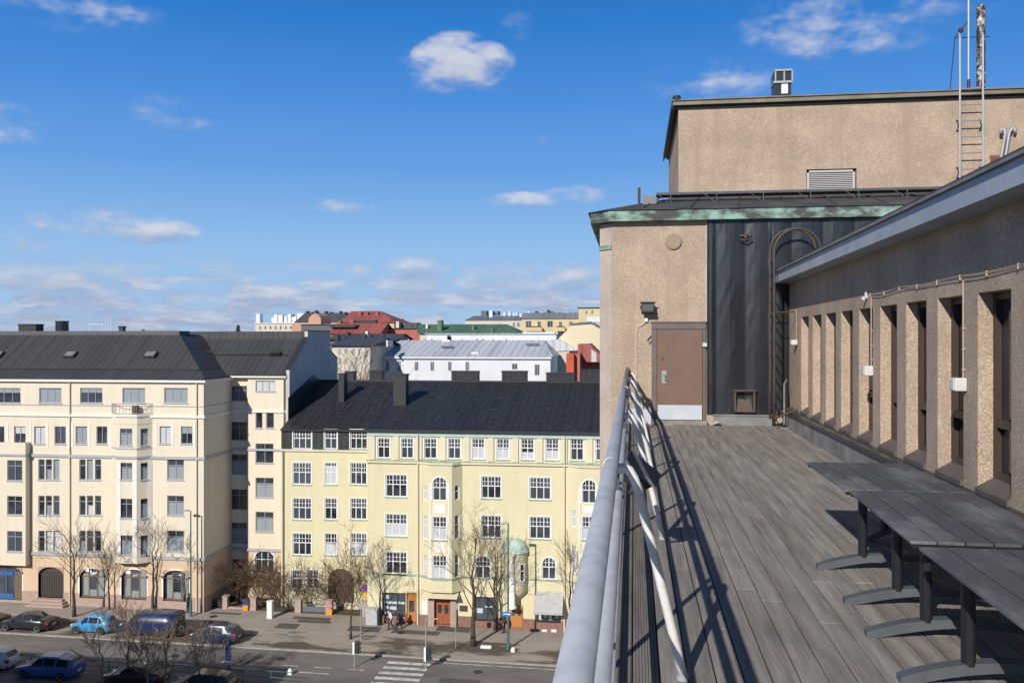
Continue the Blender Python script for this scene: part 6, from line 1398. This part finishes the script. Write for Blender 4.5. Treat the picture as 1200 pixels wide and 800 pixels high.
# =================================================================== CARS
def car(p, L_, W_, H_, paint, label, kind='hatch', rz=math.pi, group='cars parked along the street', roofm=None):
    """front towards local +x"""
    t = thing('parked_van' if kind == 'van' else 'parked_car', p, label, 'van' if kind == 'van' else 'car', group, rz, local=True)
    h = L_ / 2; W2 = W_ / 2
    S = {   # x fraction, bottom, belt, top (fractions of height), half width at belt, at top (fractions)
     'hatch': [(-1, .22, .50, .54, .80, .66), (-.95, .16, .60, .66, .92, .70), (-.80, .14, .62, .90, .97, .66), (-.45, .14, .61, .985, 1, .68), (.05, .14, .60, 1.0, 1, .69), (.22, .14, .595, .96, 1, .68), (.55, .14, .585, .62, .98, .76), (.84, .15, .51, .54, .92, .74), (.96, .18, .42, .46, .84, .66), (1, .22, .34, .38, .74, .60)],
     'sedan': [(-1, .22, .50, .56, .82, .66), (-.95, .17, .60, .64, .93, .74), (-.62, .15, .63, .70, .98, .72), (-.36, .15, .62, .95, 1, .66), (0, .15, .61, 1.0, 1, .68), (.16, .15, .60, .97, 1, .67), (.46, .15, .585, .63, .98, .76), (.82, .16, .52, .55, .93, .76), (.95, .19, .44, .48, .85, .68), (1, .23, .36, .40, .76, .62)],
     'estate': [(-1, .22, .52, .60, .84, .72), (-.97, .17, .60, .76, .93, .72), (-.86, .15, .62, .93, .98, .70), (-.4, .15, .61, .99, 1, .70), (0, .15, .60, 1.0, 1, .70), (.18, .15, .595, .96, 1, .69), (.46, .15, .585, .63, .98, .78), (.82, .16, .52, .55, .93, .76), (.95, .19, .44, .48, .85, .68), (1, .23, .36, .40, .76, .62)],
     'van': [(-1, .16, .55, .90, .93, .82), (-.975, .14, .55, .975, .98, .83), (-.6, .13, .55, 1.0, 1, .85), (0, .13, .55, 1.0, 1, .85), (.30, .13, .55, .985, 1, .84), (.42, .13, .55, .94, 1, .82), (.68, .13, .54, .58, .97, .82), (.88, .14, .48, .51, .93, .78), (.97, .17, .40, .44, .86, .7), (1, .2, .32, .36, .76, .62)]}[kind]
    st = [(x * h, a * H_, b * H_, c * H_, d * W2, e * W2) for x, a, b, c, d, e in S]
    def ring(s):
        x, zb, zl, zt, wb, wt = s; return [(x, -wb * .86, zb), (x, -wb * .985, zb + (zl - zb) * .30), (x, -wb, zb + (zl - zb) * .6), (x, -wb * .965, zl), (x, -wt, zt - .03 * (zt - zl)), (x, -wt * .8, zt), (x, 0, zt + .012), (x, wt * .8, zt), (x, wt, zt - .03 * (zt - zl)), (x, wb * .965, zl), (x, wb, zb + (zl - zb) * .6), (x, wb * .985, zb + (zl - zb) * .30), (x, wb * .86, zb)]
    q = MB(); rings = [[q.bm.verts.new(v) for v in ring(s)] for s in st]
    for i in range(len(rings) - 1):
        for j in range(12): q.bm.faces.new([rings[i][j], rings[i][j + 1], rings[i + 1][j + 1], rings[i + 1][j]])
        q.bm.faces.new([rings[i][12], rings[i][0], rings[i + 1][0], rings[i + 1][12]])
    q.bm.faces.new(rings[0]); q.bm.faces.new(rings[-1][::-1]); body = q.build('body', paint, t, smooth=True)
    if kind != 'van': es = body.modifiers.new('split', 'EDGE_SPLIT'); es.split_angle = R(48)
    rg = [ring(s) for s in st]
    def lerp(a, b, f): return Vector(a).lerp(Vector(b), f)
    # side glass between belt (index 3/9) and roof edge (4/8)
    cells = {'hatch': [(2, 3, .35, .93), (3, 4, .07, .96), (4, 6, .05, .62)], 'sedan': [(2, 3, .45, .93), (3, 4, .05, .96), (4, 6, .05, .60)], 'estate': [(2, 3, .1, .9), (3, 4, .05, .95), (4, 6, .05, .60)], 'van': [(4, 6, .05, .70)]}[kind]
    for sd in (0, 1):
        lo, hi = (3, 4) if sd == 0 else (9, 8)
        q = MB()
        for (i, j, f0, f1) in cells:
            off = Vector((0, -.014 if sd == 0 else .014, 0)); A = lerp(rg[i][lo], rg[j][lo], f0); B = lerp(rg[i][lo], rg[j][lo], f1); C_ = lerp(rg[i][hi], rg[j][hi], f1); D = lerp(rg[i][hi], rg[j][hi], f0)
            if j - i == 2:          # front door glass: ends at the windscreen pillar
                B = lerp(rg[i][lo], rg[j][lo], .86); C_ = lerp(rg[i + 1][lo], rg[i + 1][hi], .90) + Vector((.02, 0, 0)); D = lerp(rg[i][lo], rg[i][hi], 1.0) + Vector((.06, 0, 0))
            A2, B2 = lerp(A, D, .1), lerp(B, C_, .06 if j - i == 2 else .1); C2, D2 = lerp(B, C_, .88), lerp(A, D, .88)
            q.face([A2 + off, B2 + off, C2 + off, D2 + off])
        q.build('side_window', M['car_glass'], t)
    k = {'hatch': 5, 'sedan': 5, 'estate': 5, 'van': 5}[kind]
    q = MB(); off = Vector((.012, 0, .012)); A, B = rg[k][4], rg[k][8]; C_, D = rg[k + 1][8], rg[k + 1][4]
    q.face([lerp(A, D, .06).lerp(lerp(B, C_, .06), .05) + off, lerp(B, C_, .06).lerp(lerp(A, D, .06), .05) + off, lerp(C_, B, .1).lerp(lerp(D, A, .1), .05) + off, lerp(D, A, .1).lerp(lerp(C_, B, .1), .05) + off]); q.build('windscreen', M['car_glass'], t)
    i0, i1 = {'hatch': (1, 2), 'sedan': (2, 3), 'estate': (1, 2), 'van': (0, 1)}[kind]; q = MB(); off = Vector((-.014, 0, .008)); A, B, C_, D = (Vector(rg[i0][4]), Vector(rg[i0][8]), Vector(rg[i1][8]), Vector(rg[i1][4]))
    if kind == 'van': A = Vector((st[0][0], -W2 * .75, H_ * .58)); B = Vector((st[0][0], W2 * .75, H_ * .58)); C_ = Vector((st[0][0] + .01, W2 * .72, H_ * .86)); D = Vector((st[0][0] + .01, -W2 * .72, H_ * .86))
    q.face([A.lerp(B, .06) + off, B.lerp(A, .06) + off, C_.lerp(D, .06).lerp(B, .12) + off, D.lerp(C_, .06).lerp(A, .12) + off]); q.build('rear_window', M['car_glass'], t)
    wr = .315 if kind != 'van' else .34
    for fx in (-.60, .64):
        for sd in (-1, 1):
            q = MB(); y = sd * (W2 - .085); q.lathe([(wr * .68, -.1), (wr * .95, -.1), (wr, -.06), (wr, .06), (wr * .95, .1), (wr * .68, .1)], (fx * h, 0, 0), 18, 'y'); bmesh.ops.translate(q.bm, verts=q.bm.verts, vec=(0, y, wr)); wh = q.build('wheel', M['tyre'], t)
            q = MB(); q.lathe([(0, .075 * sd), (wr * .2, .08 * sd), (wr * .55, .07 * sd), (wr * .68, .098 * sd), (wr * .69, .05 * sd)], (fx * h, 0, 0), 14, 'y'); bmesh.ops.translate(q.bm, verts=q.bm.verts, vec=(0, y, wr)); q.build('rim', M['rim'], wh)
            q = MB(); q.lathe([(0, 0), (wr * 1.16, 0), (wr * 1.16, .01 * sd), (0, .01 * sd)], (fx * h, 0, 0), 18, 'y'); bmesh.ops.translate(q.bm, verts=q.bm.verts, vec=(0, sd * (W2 * .995), wr + .02)); 
            for v in [v for v in q.bm.verts if v.co.z < .12]: v.co.z = .12
            q.build('wheel_arch', M['dark_trim'], t)
    for sd in (-1, 1):
        q = MB(); x = h * .93; q.box(x - .14, x + .1, sd * W2 * .55 - .13, sd * W2 * .55 + .2 * (1 if sd > 0 else 0) + (.13 if sd < 0 else 0), H_ * .40, H_ * .49); q.build('headlight', M['head'], t, bevel=.03)
        q = MB(); zt0, zt1 = (.42, .60) if kind != 'van' else (.34, .56); x = -h * .965; q.box(x - .08, x + .16, min(sd * W2 * .66, sd * W2 * .925), max(sd * W2 * .66, sd * W2 * .925), H_ * zt0, H_ * zt1); q.build('taillight', M['tail'], t, bevel=.02)
        q = MB(); x = h * .36; q.box(x - .08, x + .08, sd * (W2 + .1) - .09, sd * (W2 + .1) + .07, H_ * .62, H_ * .70); q.build('mirror', paint, t, bevel=.03)
    q = MB(); q.box(-h * .985, -h * .94, -W2 * .82, W2 * .82, H_ * .16, H_ * .28); q.box(h * .93, h * .99, -W2 * .76, W2 * .76, H_ * .15, H_ * .24); q.build('bumper', M['dark_trim'], t, bevel=.03)
    q = MB(); q.box(-h * 1.006, -h * .99, -.26, .26, H_ * .34, H_ * .41); q.build('number_plate', M['offwhite'], t)
    if roofm: q = MB(); q.prism([(-h * .45, -W2 * .62, H_ * 1.0), (h * .16, -W2 * .62, H_ * 1.0), (h * .16, W2 * .62, H_ * 1.0), (-h * .45, W2 * .62, H_ * 1.0)], (0, 0, .02)); q.build('roof_panel', roofm, t)
    return t
def paint(name, c, met=.0):
    m, nt, b = new_mat(name); b.inputs['Base Color'].default_value = rgba(c); b.inputs['Roughness'].default_value = .28; b.inputs['Metallic'].default_value = met; b.inputs['Coat Weight'].default_value = .5; b.inputs['Coat Roughness'].default_value = .08; return m
def carpx(xc, yb, L_, W_, H_, m, label, kind='hatch', lift=.11, **k):
    p = onG(xc, yb, lift); return car((p.x, p.y + W_ / 2, gz(p.x) + lift), L_, W_, H_, m, label, kind, **k)
black = paint('dark_car_paint', (.018, .02, .026)); bright = paint('bright_blue_paint', (.035, .30, .58)); navy = paint('navy_paint', (.010, .026, .085)); slate = paint('slate_blue_paint', (.055, .075, .12), .3); blue = paint('mid_blue_paint', (.03, .10, .32)); white = paint('white_car_paint', (.55, .57, .6))
carpx(-32, 737, 4.5, 1.8, 1.45, paint('maroon_paint', (.05, .02, .022)), 'dark car cut by the left edge of the photo, kerb row', 'sedan')
carpx(25, 740, 4.7, 1.82, 1.46, black, 'black saloon car with red tail lamp, left in the kerb row', 'sedan')
carpx(103.5, 743, 3.55, 1.64, 1.48, bright, 'bright sky-blue small hatchback in the kerb row', 'hatch')
carpx(170.5, 747, 5.1, 1.95, 1.97, navy, 'dark navy blue panel van in the kerb row', 'van')
carpx(248, 755, 4.0, 1.72, 1.46, slate, 'slate-blue hatchback right of the van, last in the kerb row', 'hatch')
carpx(49, 797, 4.7, 1.86, 1.62, blue, 'mid-blue car with pale roof in the near row, lower left', 'estate', lift=.0, roofm=M['rim'], group='cars in the near row')
carpx(-24, 786, 4.4, 1.8, 1.5, white, 'white car cut by the left edge, near row', 'hatch', lift=.0, group='cars in the near row')
carpx(152, 806, 4.5, 1.8, 1.48, black, 'black car behind the bare tree tops, near row', 'sedan', lift=.0, group='cars in the near row')
carpx(232, 816, 4.4, 1.8, 1.5, paint('dark_grey_paint', (.03, .03, .033)), 'dark grey car half hidden by bare branches, near row right end', 'hatch', lift=.0, group='cars in the near row')

# =================================================================== PEDESTRIANS
skin_m = mat('skin', (.45, .28, .2), .6); hair_m = mat('hair', (.05, .035, .025), .7)
def skinned(name, verts, edges, radii, m, parent, root=0):
    me = bpy.data.meshes.new(name); me.from_pydata([Vector(v) for v in verts], edges, []); o = bpy.data.objects.new(name, me); col.objects.link(o)
    md = o.modifiers.new('skin', 'SKIN'); md.use_smooth_shade = True
    for i, sv in enumerate(me.skin_vertices[0].data): r = radii[i]; sv.radius = (r, r) if isinstance(r, (int, float)) else r; sv.use_root = (i == root)
    s2 = o.modifiers.new('sub', 'SUBSURF'); s2.levels = 1; s2.render_levels = 1
    dg = bpy.context.evaluated_depsgraph_get(); ev = o.evaluated_get(dg); nm = bpy.data.meshes.new_from_object(ev); bpy.data.objects.remove(o); bpy.data.meshes.remove(me)
    nm.materials.clear(); nm.materials.append(m); ob = bpy.data.objects.new(name, nm); col.objects.link(ob); ob.parent = parent; return ob
def person(x, y, rz, label, top, bottom, stride=.18, h=1.72):
    p = onG(x, y, .115); t = thing('person', p, label, 'person', None, rz, local=True); k = h / 1.72; s = stride
    V = [(0, 0, .95), (0, 0, 1.15), (.0, 0, 1.38), (0, 0, 1.47), (.01, 0, 1.54), (.02, 0, 1.63), (.02, 0, 1.70),
         (s * .35, .09, .90), (s * .9, .1, .50), (s * .75, .1, .08), (s * .75 + .16, .1, .04), (-s * .2, -.09, .90), (-s * .3, -.1, .50), (-s * 1.5, -.1, .12), (-s * 1.5 + .15, -.1, .05),
         (0, .19, 1.40), (-.1, .25, 1.12), (.02, .26, .88), (.05, .26, .80), (0, -.19, 1.40), (.05, -.25, 1.12), (.2, -.26, .92), (.25, -.26, .85)]
    E = [(0, 1), (1, 2), (2, 3), (3, 4), (4, 5), (5, 6), (0, 7), (7, 8), (8, 9), (9, 10), (0, 11), (11, 12), (12, 13), (13, 14), (2, 15), (15, 16), (16, 17), (17, 18), (2, 19), (19, 20), (20, 21), (21, 22)]
    Rr = [.13, .13, .14, .055, .075, .095, .06, .085, .058, .045, .035, .085, .058, .045, .035, .06, .045, .032, .036, .06, .045, .032, .036]
    for hv, sy in ((18, 1), (22, -1)):                      # four fingers and a thumb on each hand
        bx, by, bz = V[hv]
        for f in range(5):
            a = len(V); dx = (-.03 + .02 * f) if f < 4 else .045; ln = (.06, .075, .08, .07, .04)[f]
            V.append((bx + dx, by, bz - .05 - (0 if f < 4 else -.02))); V.append((bx + dx + .015, by - sy * .01, bz - .05 - ln * (1 if f < 4 else .6))); E += [(hv, a), (a, a + 1)]; Rr += [.011, .008]
    V = [(a * k, b * k, c * k) for a, b, c in V]; skinned('body', V, E, Rr, skin_m, t)
    idx = [0, 1, 2, 3, 15, 16, 17, 19, 20, 21]; mp = {j: i for i, j in enumerate(idx)}; ee = [(mp[a], mp[b]) for a, b in E if a in mp and b in mp]
    jr = {0: .18, 1: .175, 2: .165, 3: .07, 15: .09, 16: .068, 17: .052, 19: .09, 20: .068, 21: .052}; vv = [V[j] for j in idx]; vv[0] = (0, 0, .84 * k); skinned('jacket', vv, ee, [jr[j] for j in idx], top, t)
    idx = [0, 7, 8, 9, 11, 12, 13]; mp = {j: i for i, j in enumerate(idx)}; ee = [(mp[a], mp[b]) for a, b in E if a in mp and b in mp]; jr = {0: .145, 7: .105, 8: .078, 9: .062, 11: .105, 12: .078, 13: .062}; skinned('trousers', [V[j] for j in idx], ee, [jr[j] for j in idx], bottom, t)
    q = MB(); q.lathe([(.0, 1.745 * k), (.07, 1.73 * k), (.105, 1.67 * k), (.108, 1.61 * k), (.095, 1.56 * k)], (-.012, 0, 0), 14); q.build('hair', hair_m, t, smooth=True)
    q = MB(); q.prism([(.105, -.018, 1.60 * k), (.105, .018, 1.60 * k), (.098, 0, 1.645 * k)], (.03, 0, -.005)); q.build('nose', skin_m, t)
    for a in (9, 13):
        q = MB(); v = V[a]; q.box(v[0] - .08, v[0] + .19, v[1] - .05, v[1] + .05, .0 if a == 9 else .02, .11); q.build('shoe', M['dark_iron'], t, bevel=.03)
    return t
person(457.5, 737, R(200), 'person in a white jacket and dark trousers walking by the corner shop window', mat('white_jacket', (.62, .61, .6), .8), mat('dark_trousers', (.03, .03, .035), .8))
person(467.5, 737, R(190), 'person in a black coat walking behind the one in white', mat('black_coat', (.016, .016, .018), .8), mat('black_trousers', (.018, .018, .02), .8), .2)
person(590.5, 741, R(185), 'person in dark olive clothes standing by the orange turret door', mat('olive_coat', (.05, .05, .03), .8), mat('dark_trousers_olive', (.03, .03, .028), .8), .08)
person(221, 717, R(180), 'person in dark clothes beside the teal lamp at the cream corner', mat('navy_coat', (.02, .022, .03), .8), mat('grey_trousers', (.03, .03, .034), .8), .12)

# =================================================================== WEAR OF THE STREET: repair patches, manholes, gullies
patch = mat('asphalt_patch', (.12, .108, .097), .88, 0, (.085, .077, .07), 2.5, 7); rgp = random.Random(12)
for nm, y0, y1, lift, n in (('road_patch', 55, 67.4, .004, 16), ('pavement_patch', 72.9, 76.9, .118, 12)):
    q = MB()
    for k in range(n):
        x = rgp.uniform(-58, -4); y = rgp.uniform(y0, y1); w_, d_ = rgp.uniform(.8, 4.5), rgp.uniform(.5, 1.6)
        if y + d_ > y1 or -20 < x + w_ and x < -14.5 and nm == 'road_patch': continue
        q.face([(x + rgp.uniform(-.1, .1), y, gz(x) + lift + .0015 * k), (x + w_, y + rgp.uniform(-.1, .1), gz(x + w_) + lift + .0015 * k), (x + w_ + rgp.uniform(-.1, .1), y + d_, gz(x + w_) + lift + .0015 * k), (x, y + d_, gz(x) + lift + .0015 * k)])
    structure(q.build(nm, patch))
for k, (x, y, z) in enumerate(((330, 772, 0), (470, 741, .114), (560, 787, 0), (250, 722, .114), (205, 768, 0))):
    p = onG(x, y, z); q = MB(); q.lathe([(0, .03), (.3, .03), (.34, .026), (.34, .004)], p, 18)
    tag(q.build('manhole_cover', M['dark_iron'], None, off=p), ('round iron manhole cover in the road left of the crossing', 'round iron manhole cover in the pavement before the orange shop door', 'round iron manhole cover in the road right of the crossing', 'round iron manhole cover in the pavement by the stone steps', 'round iron manhole cover in the shaded road below the van')[k], 'manhole cover', 'manhole covers')
